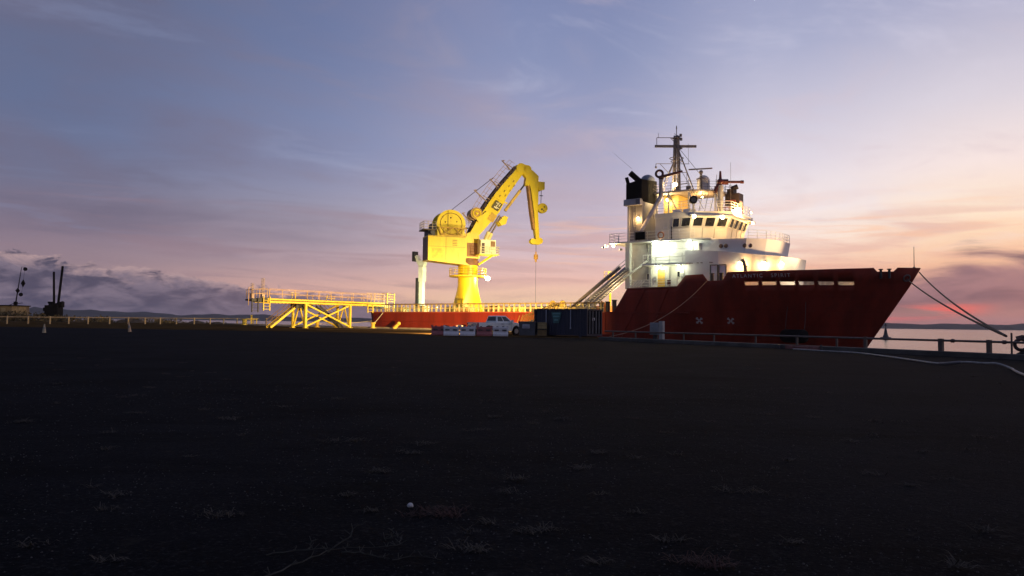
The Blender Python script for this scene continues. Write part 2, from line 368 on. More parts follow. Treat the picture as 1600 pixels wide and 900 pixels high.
# kerb along the edge
m = MB()
rings = []
for i in range(-30, 66):
    Y = 61.9 - i * 0.95 if i > 0 else 61.9
    if i < 0: continue
    p = Vector((kx(Y), Y, 0)); z = gz(Y)
    w = .02 * math.sin(i * 2.3)
    rings.append([(*(p + KN * (.50 + w)).xy, z - .05), (*(p + KN * (.47 + w)).xy, z + .22 + w * .4), (*(p + KN * .42).xy, z + .26), (*(p - KN * .05).xy, z + .26), (*(p - KN * .05).xy, z - .05)])
m.loft(rings)
tag(m.build('kerb', conc), kind='structure')
m = MB(); rings = []
for Y in [88.3 + 2 * i for i in range(0, 24)]:
    n = Vector((.602, .7986, 0)); p = Vector((xr(Y), Y, 0)); z = gz(Y)
    rings.append([(*(p - n * .45).xy, z - .05), (*(p - n * .45).xy, z + .18), (*(p + n * .05).xy, z + .18), (*(p + n * .05).xy, z - .05)])
m.loft(rings)
tag(m.build('kerb', mat('pale kerb concrete', (.30, .25, .17), .9, var=.2)), kind='structure')

WATER = -2.2
wm = bpy.data.materials.new('harbour water'); wm.use_nodes = True; q = G(wm.node_tree); b_ = q.nt.nodes['Principled BSDF']
b_.inputs['Base Color'].default_value = (.012, .018, .024, 1); b_.inputs['Roughness'].default_value = .14; b_.inputs['IOR'].default_value = 1.33
gp = q.node('ShaderNodeTexCoord').outputs['Object']
mp = q.node('ShaderNodeMapping'); mp.inputs['Rotation'].default_value = (0, 0, R(-25)); mp.inputs['Scale'].default_value = (.35, 1.2, 1); q.nt.links.new(gp, mp.inputs[0])
bp_ = q.node('ShaderNodeBump'); bp_.inputs['Strength'].default_value = .5; bp_.inputs['Distance'].default_value = .3
hh = q.m('ADD', q.noise(mp.outputs[0], .55, 4, .6), q.m('MULTIPLY', q.noise(mp.outputs[0], .07, 3, .5), 2.5))
q.nt.links.new(hh, bp_.inputs['Height']); q.nt.links.new(bp_.outputs[0], b_.inputs['Normal'])
m = MB(); Rw = 6400; n = 48
m.add([(0, 0, WATER)] + [(Rw * math.cos(6.2832 * k / n), Rw * math.sin(6.2832 * k / n), WATER) for k in range(n)], [(0, 1 + k, 1 + (k + 1) % n) for k in range(n)])
tag(m.build('water', wm), kind='structure')

hill_m = mat('far wooded hills', (.030, .040, .034), 1, var=.35, scale=.006, spec=0)
def ridge(name, a0, a1, dist, prof, seed, depth=500):
    r = random.Random(seed); m = MB(); n = 160; vs = []; fs = []
    ph = [r.uniform(0, 6.28) for _ in range(6)]
    for i in range(n + 1):
        t = i / n; a = R(a0 + (a1 - a0) * t); h = lerp(a0 + (a1 - a0) * t, prof)
        h *= 1 + .13 * math.sin(t * 23 + ph[0]) + .10 * math.sin(t * 51 + ph[1]) + .05 * math.sin(t * 117 + ph[2])
        h += r.uniform(-.6, .6)
        for dd, hh in ((0, -4), (15, 2), (depth * .25, h * .62), (depth * .55, h), (depth, -4)):
            D = dist + dd; vs.append((D * math.sin(a), D * math.cos(a), WATER + (hh if hh < 3 else hh * D / dist)))
    for i in range(n):
        for k in range(4): j = i * 5 + k; fs.append((j, j + 1, j + 6, j + 5))
    m.add(vs, fs); return tag(m.build(name, hill_m, smooth=True), kind='structure')
ridge('hills', -36, -6, 4200, [(-36, 26), (-33.5, 30), (-32.8, 55), (-31.8, 60), (-30, 40), (-27, 33), (-22, 31), (-17, 27), (-12, 20), (-8, 12), (-6, 3)], 3)
ridge('hills', 18, 60, 3600, [(18, 10), (21, 22), (25, 23), (32, 25), (40, 26), (60, 24)], 5)
ridge('hills', -9, 20, 5400, [(-9, 3), (-4, 14), (6, 16), (14, 14), (20, 8)], 9)
# foreshore strip behind the white fence
shore_m = mat('rough foreshore earth', (.12, .075, .032), 1, var=.4, scale=.5, col2=(.02, .02, .012), bump=.6, spec=.05)
r_ = random.Random(4)
def shz(x, Y): return .35 + .5 * math.sin(x * .31 + Y * .17) * math.sin(x * .11 - Y * .4) + r_.uniform(-.15, .2) - max(0, (Y - 150)) * .12
tag(sheet('foreshore', [135.6 + 2 * i for i in range(14)], lambda Y: -190, lambda Y: -54 - max(0, 160 - Y) * 0 - (Y - 136) * .9, shz, shore_m, 70), kind='structure')

# ================================================================== the ship
SHIP = root('supply_ship', 'red hulled offshore supply ship with white bridge moored along the quay', 'ship', (22.3, 92, 0), R(-37))
def P(u, v, z): return (u, -v, z)            # ship coordinates: u forward, v to starboard (the quay side), z up
def part(mb, name, m, parent=None, smooth=False, label=None):
    o = mb.build(name, m, parent or SHIP, smooth)
    if label: o['label'] = label
    return o
ZT = [(-49.2, 2.92), (-6.4, 2.94)]
def us(z): return 25.45 - 5.3 * (7.74 - z) / 8.25
def hb(u, z):                                 # half breadth
    t = max(0, min(1, (z + 2.2) / 9.9))
    u0 = -9 + 15 * t; p = 1.75 + .5 * t; W = 8.5
    s = us(z)
    if u <= -44: return W - .35 * ((-44 - u) / 5.2) ** 2
    if u <= u0: return W
    k = (u - u0) / (s - u0)
    return 0 if k >= 1 else W * (1 - k ** p)
def top(u):
    return lerp(u, [(-49.2, 2.92), (-6.2, 2.94), (-4.4, 5.74), (1.9, 5.86), (3.0, 7.16), (5.05, 7.22), (5.6, 6.46), (7.25, 6.46), (7.85, 7.36), (16, 7.44), (20.9, 7.62), (21.5, 7.66), (21.75, 7.28), (23.1, 7.32), (23.5, 7.72), (25.45, 7.74)])
U = sorted(set([-49.2, -48.5, -47, -44, -38, -30, -22, -14, -9, -7.3, -6.2, -5.3, -4.4, -2, 0, 1.9, 3.0, 5.05, 5.6, 7.25, 7.85, 9, 9.5, 21.5, 21.75, 23.1, 23.5, 24, 24.6, 25.0, 25.3] + [10 + .35 * i for i in range(33)]))
SL = [(9.55 + i * 1.74, 9.55 + i * 1.74 + 1.42) for i in range(6)]
U = sorted(set([round(u, 3) for u in U] + [round(x, 3) for s in SL for x in s]))
m = MB(); ZS0 = [-4.0, -2.2, -.5, 1.2, 2.6]
def zrow(u):
    t = top(u)
    if u < 8.5: return ZS0 + [min(2.9, t), 2.9 + (t - 2.9) * .3, 2.9 + (t - 2.9) * .55, 2.9 + (t - 2.9) * .8, t]
    return ZS0 + [4.2, 5.2, 5.88, 6.30, t]
for sgn in (1, -1):
    grid = []
    for u in U:
        grid.append([])
        for z in zrow(u):
            uu = min(u, us(z) - .0) if u > 17 else u
            v = hb(uu, z)
            if z < -2.2: v *= .93
            if u <= -47: uu = u + (2.92 - z) * .22 * (u + 47) / -2.2      # raked transom
            grid[-1].append(P(uu, sgn * v, z))
    nz = len(grid[0]); vs = [p for r in grid for p in r]; fs = []
    for i in range(len(U) - 1):
        for k in range(nz - 1):
            hole = k == 7 and any(a - .01 <= U[i] and U[i + 1] <= b + .01 for a, b in SL)
            if hole: continue
            a = i * nz + k; fs.append((a, a + 1, a + nz + 1, a + nz))
    m.add(vs, fs)
    # bulwark plating has thickness: an inner skin at the bow
tr0 = [P(-49.2 + (2.92 - z) * .22, hb(-49.2, z), z) for z in ZS0 + [2.9]]; tr1 = [P(-49.2 + (2.92 - z) * .22, -hb(-49.2, z), z) for z in ZS0 + [2.9]]
m.loft([tr0, tr1], cap=False, closed=False)
hull = part(m, 'hull', hull_red, smooth=True)
sol = hull.modifiers.new('plate', 'SOLIDIFY'); sol.thickness = .09; sol.offset = -1
# decks
m = MB(); m.add([P(u, s * (hb(u, 2.8) - .03), 2.82) for u in (-49, -40, -20, -4) for s in (1, -1)], [(0, 1, 3, 2), (2, 3, 5, 4), (4, 5, 7, 6)]); part(m, 'main_deck', deck_m)
m = MB(); uu = [-4.4 + i for i in range(30) if -4.4 + i < 24.2]
m.add([P(u, s * (hb(u, 5.2) - .05), 5.35) for u in uu for s in (1, -1)], [(2 * i, 2 * i + 1, 2 * i + 3, 2 * i + 2) for i in range(len(uu) - 1)]); part(m, 'forecastle_deck', mat('forecastle deck paint', (.30, .24, .15), .8, var=.2))
# rub rail and slanted frames on the forward block
m = MB(); m.bar(P(-7.3, 8.55, 2.93), P(3.5, 8.55, 2.93), .16, .2); part(m, 'rubbing_strake', hull_red)
for ua, ub in ((-2.0, -5.0), (.9, -1.5)):
    m = MB(); m.bar(P(ua, 8.55, 5.7), P(ub - .6, 8.55, -.9), .12, .14, up=(0, 1, 0)); part(m, 'hull_frame', hull_red)
m = MB(); m.bar(P(-7.3, 8.55, .45), P(-7.3, 8.55, 2.93), .10, .12); part(m, 'hull_frame', hull_red)
m = MB(); m.bar(P(-4.4, 8.47, 5.80), P(2.0, 8.47, 5.90), .28, .10); part(m, 'cap_rail', mat('cap rail pale red', (.42, .20, .15), .5, var=.2))  # cap rail in a paler red than the hull
m = MB(); m.bar(P(-49, 8.5, 2.95), P(-7.4, 8.5, 2.97), .3, .10); part(m, 'sheer_strake', mat('sheer strake red', (.45, .10, .05), .5, var=.2))
# aft wing of the block bulwark closing across deck
m = MB(); m.ext([(-6.2, 2.9), (-4.5, 5.74), (-4.5, 2.9)], P(0, 8.2, 0), (1, 0, 0), (0, 0, 1), (0, .5, 0)); part(m, 'bulwark_bracket', hull_red)

lin_m = mat('bulwark lining cream', (.50, .40, .28), .7, var=.3, scale=1.6, col2=(.16, .09, .05), amt=(.46, .6))
m = MB(); uu = [8 + .8 * i for i in range(18)]; m.add([P(u, -(hb(u, z) - .2), z) for u in uu for z in (5.36, 7.3)], [(2 * i, 2 * i + 1, 2 * i + 3, 2 * i + 2) for i in range(17)]); part(m, 'bulwark_lining', lin_m)
# propeller marks for the thrusters (white, on the plating)
markw = mat('hull marking white', (.50, .42, .39), .6, var=.1)
def on_hull(u, z, off=.012):
    v = hb(u, z); du = .1; t1 = Vector((du, -(hb(u + du, z) - v), 0)).normalized(); t2 = Vector((0, -(hb(u, z + .1) - v), .1)).normalized()
    n = t2.cross(t1).normalized()
    if n.y > 0: n = -n
    return Vector(P(u, v, z)) + n * off, t1, t2, n
for u in (4.35, 7.65):
    c, t1, t2, n = on_hull(u, 2.05); m = MB()
    for k in range(4):
        a = R(45 + 90 * k); e1 = t1 * math.cos(a) + t2 * math.sin(a); e2 = -t1 * math.sin(a) + t2 * math.cos(a)
        m.ext([(.04, -.06), (.22, -.09), (.40, -.17), (.46, -.02), (.40, .13), (.22, .07), (.04, .06)], c, e1, e2, n * .006)
    part(m, 'thruster_mark', markw)
# ship's name
def text_mesh(txt, size, depth=.01):
    cu = bpy.data.curves.new('t', 'FONT'); cu.body = txt; cu.size = size; cu.extrude = depth; cu.space_character = 1.35
    o = bpy.data.objects.new('t', cu); COL.objects.link(o)
    dg = bpy.context.evaluated_depsgraph_get(); me = bpy.data.meshes.new_from_object(o.evaluated_get(dg))
    bpy.data.objects.remove(o); vs = [tuple(v.co) for v in me.vertices]; fs = [tuple(p.vertices) for p in me.polygons]
    return vs, fs
def name_on_hull(txt, u0, u1, z, size):
    vs, fs = text_mesh(txt, size); w = max(v[0] for v in vs); m = MB(); out = []
    for x, y, zz in vs:
        c, t1, t2, n = on_hull(u0 + (u1 - u0) * x / w, z + y + .03 * x / w, .02)
        out.append(c + n * zz)
    m.add(out, fs); return part(m, 'name_lettering', mat('name lettering', (.60, .55, .50), .6, var=.2))
name_on_hull('ATLANTIC   SPIRIT', 8.35, 14.1, 6.74, .52)
# slot rims
for a, b2 in SL:
    m = MB(); pts = []
    for k in range(24):
        t = 6.2832 * k / 24; cx = (a + b2) / 2 + math.copysign((b2 - a) / 2 - .2, math.cos(t)) + .2 * math.cos(t)
        c, *_ = on_hull(cx, 6.09 + .21 * math.sin(t), .02); pts.append(c)
    m.path(pts + [pts[0]], .035, 5); part(m, 'slot_rim', hull_red)

# cargo rail along both sides of the aft deck
def cargo_rail(sv, z0=2.97, zt=4.12):
    m = MB(); m.bar(P(-48.6, sv, zt), P(-7.6, sv, zt), .30, .16); part(m, 'rail_cap', mat('rail cap brown', (.26, .17, .05), .6, var=.2)); m = MB(); m.bar(P(-48.6, sv, z0 + .55), P(-7.6, sv, z0 + .55), .06, .10)
    u = -48.5; k = 0
    while u < -7.5:
        m.bar(P(u, sv, z0), P(u, sv, zt - .06), .14, .2, up=(0, 1, 0)); u += .88; k += 1
    return part(m, 'cargo_rail', rail_y)
cargo_rail(8.3); cargo_rail(-8.3)
m = MB(); m.b(-48.4, -7.8, 7.9, 7.98, 2.9, 4.0); part(m, 'added_rail_backing', mat('rail backing lit mottle', (.40, .26, .08), .7, var=.6, scale=.55, col2=(.07, .045, .02), amt=(.38, .52)))  # added plate: lit and dark clutter behind the posts, painted as mottle
# things standing on the aft deck
def crate(u, v, sx, sy, sz, mm, label):
    o = root('deck_crate', label, 'crate', SHIP.matrix_basis @ Vector(P(u, v, 2.83)) if False else (0, 0, 0))
    return o
SM = Matrix.Translation((22.3, 92, 0)) @ Matrix.Rotation(R(-37), 4, 'Z')
def wpos(u, v, z): return SM @ Vector(P(u, v, z))

# --- superstructure
def sy(poly): return [(u, -v) for u, v in poly]
def tier(name, poly, z0, z1, mm, topp=None, **k):
    m = MB(); m.prism(sy(poly), z0, z1, sy(topp) if topp else None); return part(m, name, mm, **k)
tier('deckhouse', [(-2.6, 6.4), (3.0, 6.4), (6.5, 5.5), (6.5, -5.5), (3, -6.4), (-2.6, -6.4)], 5.36, 8.52, cream_p)
tier('casing', [(-5.6, 5.4), (-2.62, 5.4), (-2.62, -5.4), (-5.6, -5.4)], 2.83, 11.28, grey_p)
tier('deck_slab', [(-3.0, 7.4), (2.6, 7.4), (2.6, -7.4), (-3.0, -7.4)], 8.54, 8.72, white_p)
tier('upper_house', [(-2.5, 5.9), (2.4, 5.9), (5.9, 5.6), (8.4, 4.9), (10.0, 3.2), (10.7, .6), (10.7, -3.0), (9.4, -5.0), (5.9, -5.9), (-2.5, -5.9)], 8.74, 11.36, white_p,
     [(-2.5, 5.9), (2.4, 5.9), (5.9, 5.9), (8.8, 5.1), (10.5, 3.3), (11.2, .6), (11.2, -3.0), (9.8, -5.0), (5.9, -5.9), (-2.5, -5.9)])
tier('bridge_deck', [(-7.6, 7.3), (-2.4, 7.3), (1.5, 7.0), (5.0, 6.1), (5.0, -6.1), (1.5, -7.0), (-7.6, -7.3)], 11.40, 11.56, white_p)
# white breakwater wall round the foredeck
WB = [(2.1, 6.5), (6.0, 6.2), (9.3, 5.3), (11.6, 3.4), (12.6, 1.0), (12.8, -2.0), (11, -5), (2.1, -6.5)]
WT = [(2.1, 6.5), (6.0, 6.35), (9.6, 5.5), (12.1, 3.6), (13.2, 1.0), (13.3, -2.0), (11.3, -5), (2.1, -6.5)]
m = MB(); m.prism(sy(WB), 5.36, [10.25, 9.95, 9.5, 9.3, 9.2, 9.2, 9.3, 10.25], sy(WT)); part(m, 'breakwater_wall', mat('breakwater white', (.66, .64, .65), .5, var=.05, scale=.7))
# small fittings on the breakwater
m = MB()
for u in (2.7, 3.6): m.cyl(P(u, 5.9, 10.2), P(u, 5.9, 10.75), .16 if u < 3 else .24); m.sphere(P(u, 5.9, 10.75), .2 if u < 3 else .3, 10, 6)
part(m, 'vent_head', cream_p, smooth=True)
m = MB()
for i, w in enumerate((.42, .25, .25, .38)): m = MB(); uu_ = (2.6, 3.5, 3.95, 5.0)[i]; m.bar(P(uu_, 6.5, 8.68), P(uu_ + w, 6.48, 8.66), .08, .10); part(m, 'rust_fitting', mat('rusty fitting', (.16, .10, .10), .8, var=.3))
def on_wb(u, v, z, w, h, d, name, mm, **k):
    m = MB(); m.b(u - w / 2, u + w / 2, -v - d, -v + d, z - h / 2, z + h / 2); return part(m, name, mm, **k)
# tall frame panel doors by the notch
for u in (5.55, 6.55):
    m = MB(); m.b(u - .42, u + .42, -6.46, -6.36, 6.1, 8.3); dp = part(m, 'access_panel', white_p)
    m = MB()
    for du in (-.42, .42): m.bar(P(u + du, 6.5, 6.0), P(u + du, 6.5, 8.36), .09)
    m.bar(P(u - .46, 6.5, 8.36), P(u + .46, 6.5, 8.36), .09); part(m, 'panel_frame', dark_s, dp)
m = MB()
for u in (5.6, 6.7): m.cyl(P(u, 7.2, 6.3), P(u, 7.2, 7.3), .2); m.cyl(P(u, 7.2, 7.3), P(u, 7.2, 7.38), .27)
part(m, 'mooring_bitt', dark_s, smooth=True)
m = MB(); m.path([P(9.3, 6.7, 7.0), P(9.2, 6.75, 7.9), P(9.05, 6.75, 8.55), P(8.9, 6.75, 8.85)], .19, 8); m.bar(P(9.0, 6.75, 8.3), P(9.45, 6.75, 8.0), .12); part(m, 'mushroom_vent', dark_s, smooth=True)
# doors, windows of the side wall
def side_panel(u, v, z0, z1, w, name, mm, frame=None, fm=None, off=.02):
    m = MB(); m.b(u - w / 2, u + w / 2, -v - off, -v + .05, z0, z1); o = part(m, name, mm)
    if frame:
        m = MB(); a, c = u - w / 2 - .04, u + w / 2 + .04
        for p0, p1 in (((a, z0), (a, z1)), ((c, z0), (c, z1)), ((a, z1), (c, z1)), ((a, z0), (c, z0))): m.bar(P(p0[0], v + off + .02, p0[1]), P(p1[0], v + off + .02, p1[1]), .07, .05, up=(0, 1, 0))
        part(m, 'frame', fm or cream_p, o)
    return o
side_panel(-.95, 6.4, 5.95, 8.15, .95, 'door', mat('door ochre paint', (.62, .38, .08), .5), True)
side_panel(1.25, 6.4, 7.1, 7.8, .32, 'window', glass_m, True)
side_panel(.55, 6.4, 5.95, 8.05, .8, 'door', cream_p, True)
side_panel(-3.1, 5.42, 6.9, 7.7, .35, 'window', glass_m, True)
for u, v in ((6.1, 5.78), (6.65, 5.68), (8.55, 5.05), (9.05, 4.62)):
    m = MB(); m.sphere(P(u, v + .02, 10.55), .25, 12, 6, (1, .45, 1)); m.v = [(a, b, c) for a, b, c in m.v]
    part(m, 'window', mat('porthole glass', (.16, .10, .07), .2))
# wheelhouse
WH0 = [(-1.95, 6.0), (2.45, 6.0), (5.55, 2.9), (5.55, -2.9), (2.45, -6), (-1.95, -6)]
WHm = [(-1.95, 6.0), (2.55, 6.05), (5.75, 3.0), (5.75, -3.0), (2.55, -6.05), (-1.95, -6)]
WHt = [(-1.95, 6.0), (2.85, 6.2), (6.25, 3.1), (6.25, -3.1), (2.85, -6.2), (-1.95, -6)]
m = MB(); m.prism(sy(WH0), 11.58, 12.95, sy(WHm)); m.prism(sy(WHm), 12.95, 14.2, sy(WHt))
wheel = part(m, 'wheelhouse', cream_p)
m = MB(); m.prism(sy([(-2.0, 6.1), (2.6, 6.1), (6.6, 3.4), (6.6, -3.4), (2.6, -6.1), (-2.0, -6.1)]), 14.2, 14.8); part(m, 'wheelhouse_roof', cream_p)
m = MB(); m.prism(sy([(2.35, 6.2), (3.0, 7.0), (6.95, 3.65), (6.95, -3.65), (3.0, -6.6), (2.6, -6.0), (2.6, 6.0)]), 14.22, 14.62, sy([(2.3, 6.15), (2.6, 6.25), (6.5, 3.2), (6.5, -3.2), (2.6, -6.1), (2.4, -6.0), (2.4, 6.0)])); part(m, 'visor', mat('visor grey', (.34, .36, .42), .5))
def quad_panel(a, b2, c, d, s0, s1, t0, t1, off, name, mm, parent, fr=.05):
    """panel on the quad a(bottom left) b(bottom right) c(top right) d(top left)"""
    a, b2, c, d = map(Vector, (a, b2, c, d)); n = (b2 - a).cross(d - a).normalized()
    f = lambda s, t: (a * (1 - s) + b2 * s) * (1 - t) + (d * (1 - s) + c * s) * t
    q4 = [f(s0, t0), f(s1, t0), f(s1, t1), f(s0, t1)]
    m = MB(); m.loft([[p - n * .08 for p in q4], [p + n * off for p in q4]]); o = part(m, name, mm, parent)
    if fr:
        m = MB()
        for i in range(4): m.bar(q4[i] + n * (off + .02), q4[(i + 1) % 4] + n * (off + .02), fr, fr)
        part(m, 'window_frame', cream_p, o)
    return o
def facet(i, j):
    A, B2, Cc, D = WHm[i], WHm[j], WHt[j], WHt[i]
    return P(*A, 12.95), P(*B2, 12.95), P(*Cc, 14.2), P(*D, 14.2)
F = facet(1, 2)
for k in range(3): quad_panel(*F, .04 + k * .325, .29 + k * .325, .10, .90, .05, 'window', glass_m, SHIP)
F = facet(2, 3)
for k in range(4): quad_panel(*F, .05 + k * .24, .21 + k * .24, .10, .90, .05, 'window', glass_m, SHIP)
F = facet(0, 1)
for a, b2 in ((.50, .68), (.74, .98)): quad_panel(*F, a, b2, .08, .88, .09, 'window', glass_m, SHIP)
quad_panel(*F, .24, .36, .0, .45, .02, 'hatch', white_p, SHIP)
m = MB(); m.b(.15 - .06, .15 + .06, -6.05, -6.0, 11.6, 13.9); part(m, 'door_seam', dark_s)
for s in (.33, .66): 
    m = MB(); a = Vector(P(2.45 + 3.1 * s, 6 - 3.1 * s, 11.6)); m.bar(a + Vector((.02, -.02, 0)), Vector(P(2.55 + 3.2 * s, 6.05 - 3.05 * s, 12.9)) + Vector((.02, -.02, 0)), .04); part(m, 'panel_seam', mat('seam grey', (.3, .28, .24), .6))
for v in (1.4, -.2, -1.6): m = MB(); m.bar(P(5.58, v, 11.6), P(5.78, v, 12.9), .04); part(m, 'panel_seam', MATS['seam grey'])
for u in (-2.3, .12, 2.0): m = MB(); m.tube(P(u, 6.47, 5.9), P(u, 6.47, 8.4), .05, 6); part(m, 'wall_pipe', grey_p)
for u, z in ((-1.75, 7.0), (1.75, 7.3)): m = MB(); m.b(u - .18, u + .18, -6.55, -6.4, z - .25, z + .25); part(m, 'junction_box', grey_p)
m = MB(); m.b(-.15, .25, -6.56, -6.4, 6.2, 6.8); part(m, 'fire_hose_box', mon_red)
for z in (9.6, 10.5): m = MB(); m.b(-2.4, 2.3, -5.93, -5.9, z, z + .03); part(m, 'weld_seam', MATS['seam grey'])
m = MB()
for s_ in (-.2, .2): m.tube(P(-4.5 + s_, 6.36, 11.7), P(-4.5 + s_, 6.36, 16.0), .03, 5)
for i in range(14): m.tube(P(-4.7, 6.36, 11.9 + .3 * i), P(-4.3, 6.36, 11.9 + .3 * i), .025, 5)
part(m, 'funnel_ladder', grey_p)
for u, v in ((-.6, 2.6), (.6, 2.2), (2.6, -1.6), (3.4, .2)):
    m = MB(); m.box(P(u, v, 18.25), (.45, .4, .6)); m.tube(P(u, v, 18.5), P(u, v, 19.3 + .2 * u), .03, 5); part(m, 'aerial_box', mast_m)
for u, v in ((-.2, 4.6), (1.0, 4.4)): m = MB(); m.cyl(P(u, v, 15.1), P(u + .9, v, 15.1), .28, 12); m.b(u, u + .9, -v - .1, -v + .1, 14.8, 14.95); part(m, 'raft_canister', white_p, smooth=True)
m = MB(); m.bar(P(-1.9, 4.0, 14.95), P(2.2, 3.7, 14.95), .25, .12); part(m, 'cable_tray', grey_s)
for i in range(5): m = MB(); m.tube(P(.8 + .55 * i, 3.2 - .42 * i, 14.8), P(1.3 + .55 * i, 2.9 - .42 * i, 17.7), .035, 5); part(m, 'lattice_bar', mast_m)
# railings helper
def railing(pts, h=1.05, mm=None, n_mid=2, step=1.4, r=.028, name='railing', parent=None):
    m = MB(); pts = [Vector(p) for p in pts]
    for a, b2 in zip(pts, pts[1:]):
        L = (b2 - a).length; k = max(1, round(L / step))
        for i in range(k + 1):
            p = a + (b2 - a) * i / k; m.tube(p, p + Vector((0, 0, h)), r * 1.15, 5)
        for j in range(n_mid + 1):
            z = Vector((0, 0, h * (j + 1) / (n_mid + 1))); m.tube(a + z, b2 + z, r, 5)
    o = m.build(name, mm or white_p, parent or SHIP); return o
railing([P(-7.5, 5.0, 11.56), P(-7.5, 7.2, 11.56), P(-2.4, 7.2, 11.56), P(1.5, 6.9, 11.56), P(3.2, 6.5, 11.56)])
railing([P(-2.9, 7.3, 8.72), P(2.1, 7.3, 8.72)], step=1.7, r=.035)
railing([P(-4.2, 8.2, 5.8), P(1.9, 8.2, 5.86)], .95, step=1.5)
railing([P(8.9, 4.9, 11.36), P(10.4, 3.2, 11.36), P(11.1, .6, 11.36), P(11.1, -3.0, 11.36), P(9.8, -4.9, 11.36), P(6.5, -5.7, 11.36)], .95, step=1.0)
railing([P(-1.9, 5.9, 14.8), P(2.4, 5.9, 14.8), P(6.3, 3.1, 14.8), P(6.3, -3.0, 14.8)], 1.25, n_mid=3, step=1.1)
m = MB(); m.torus(P(-.6, 7.32, 12.05), .36, .085, (0, 1, 0)); part(m, 'lifebuoy', mat('lifebuoy orange', (.55, .24, .10), .6), smooth=True)
m = MB(); m.b(-3.9, -2.6, -7.42, -7.3, 11.65, 12.6); part(m, 'wing_screen', black_p)
m = MB()
for k in range(4): m.bar(P(-3.95 if k < 2 else -2.55, 7.45, 11.6), P(-3.95 if k < 2 else -2.55, 7.45, 12.7), .07)
m.bar(P(-3.95, 7.45, 12.68), P(-2.55, 7.45, 12.68), .08); part(m, 'screen_frame', grey_s)
# funnel
FU = [(-5.6, 6.5), (-3.55, 6.5), (-3.55, 2.5), (-5.6, 2.5)]
m = MB(); m.prism(sy([(-5.55, 6.3), (-3.55, 6.3), (-3.55, 2.5), (-5.55, 2.5)]), 11.58, 16.5); fun = part(m, 'funnel', mat('funnel grey white', (.32, .31, .31), .5, var=.08, streak=True))
m = MB(); m.prism(sy([(-5.62, 6.56), (-3.5, 6.56), (-3.5, 2.44), (-5.62, 2.44)]), 16.6, [18.75, 19.15, 19.5, 19.0][::1]); part(m, 'funnel_top', black_p, fun)
m = MB(); m.b(-5.75, -3.5, -6.95, -6.3, 16.0, 16.75); vb = part(m, 'vent_box', mat('vent grey', (.42, .41, .43), .5), fun)
m = MB()
for i in range(5): m.b(-4.1, -3.6, -6.98, -6.95, 16.1 + i * .12, 16.16 + i * .12)
part(m, 'vent_grille', dark_s, vb)
m = MB(); m.b(-5.5, -5.2, -6.42, -6.3, 11.6, 16.0); part(m, 'funnel_pilaster', cream_p, fun)
m = MB(); m.cyl(P(-4.0, 4.6, 18.6), P(-5.6, 5.6, 20.3), .36, 12); part(m, 'exhaust_pipe', black_p, fun, True)
m = MB(); m.cyl(P(-5.35, 6.3, 18.4), P(-5.6, 6.5, 19.55), .22, 10); part(m, 'exhaust_pipe', black_p, fun, True)
# columns and pipes under the bridge wing
m = MB(); m.b(-5.5, -4.9, -6.9, -6.3, 5.8, 11.4); part(m, 'pillar', cream_p)
m = MB(); m.path([P(-3.0, 5.7, 11.3), P(-3.0, 5.8, 9.3), P(-4.6, 6.6, 7.9), P(-5.6, 7.4, 7.1)], .14, 8); part(m, 'drain_pipe', cream_p, smooth=True)
m = MB()
for i in range(4): m.tube(P(-4.9 + .35 * i, 7.6, 5.5), P(-3.6 + .35 * i, 7.6, 6.7), .06)
part(m, 'pipe_rack', white_p)
# inclined stairs from the house down to the working deck
for v0, w in ((7.5, .9), (5.6, .9)):
    m = MB(); a, b2 = Vector(P(-4.9, v0, 8.3)), Vector(P(-12.2, v0, 3.0))
    for s in (-w / 2, w / 2): m.bar(a + Vector((0, s, 0)), b2 + Vector((0, s, 0)), .1, .32)
    for i in range(26):
        p = a + (b2 - a) * (i + .5) / 26; m.box(p, (.28, w, .04))
    st = part(m, 'stairway', grey_p)
    m = MB()
    for s in (-w / 2, w / 2):
        for hh_ in (.5, 1.0): m.tube(a + Vector((0, s, hh_)), b2 + Vector((0, s, hh_)), .035, 5)
        for i in range(7): p = a + (b2 - a) * i / 6 + Vector((0, s, 0)); m.tube(p, p + Vector((0, 0, 1.0)), .035, 5)
    part(m, 'handrail', cream_p, st)
m = MB(); m.path([P(-5.6, 8.0, 8.4), P(-8.6, 8.0, 6.3), P(-12.4, 8.0, 3.6)], .22, 8); part(m, 'cargo_hose', mat('hose grey tan', (.26, .23, .2), .7), smooth=True)
for i, u in enumerate((-6.7, -7.6, -8.5)):
    m = MB(); m.cyl(P(u, 7.4, 2.85), P(u, 7.4, 4.4 - .2 * i), .28); m.cyl(P(u, 7.4, 4.4 - .2 * i), P(u, 7.4, 4.5 - .2 * i), .36); part(m, 'deck_bollard', dark_s, smooth=True)
# light mast amidships-aft of stairs
m = MB(); m.tube(P(-9.5, 3.5, 2.9), P(-9.5, 3.5, 7.3), .14, 8); m.box(P(-9.5, 3.5, 7.3), (1.2, 1.0, .08)); part(m, 'light_post', yellow_p)
railing([P(-10.1, 3.0, 7.34), P(-8.9, 3.0, 7.34), P(-8.9, 4.0, 7.34), P(-10.1, 4.0, 7.34)], .9, yellow_p, 1, .6)
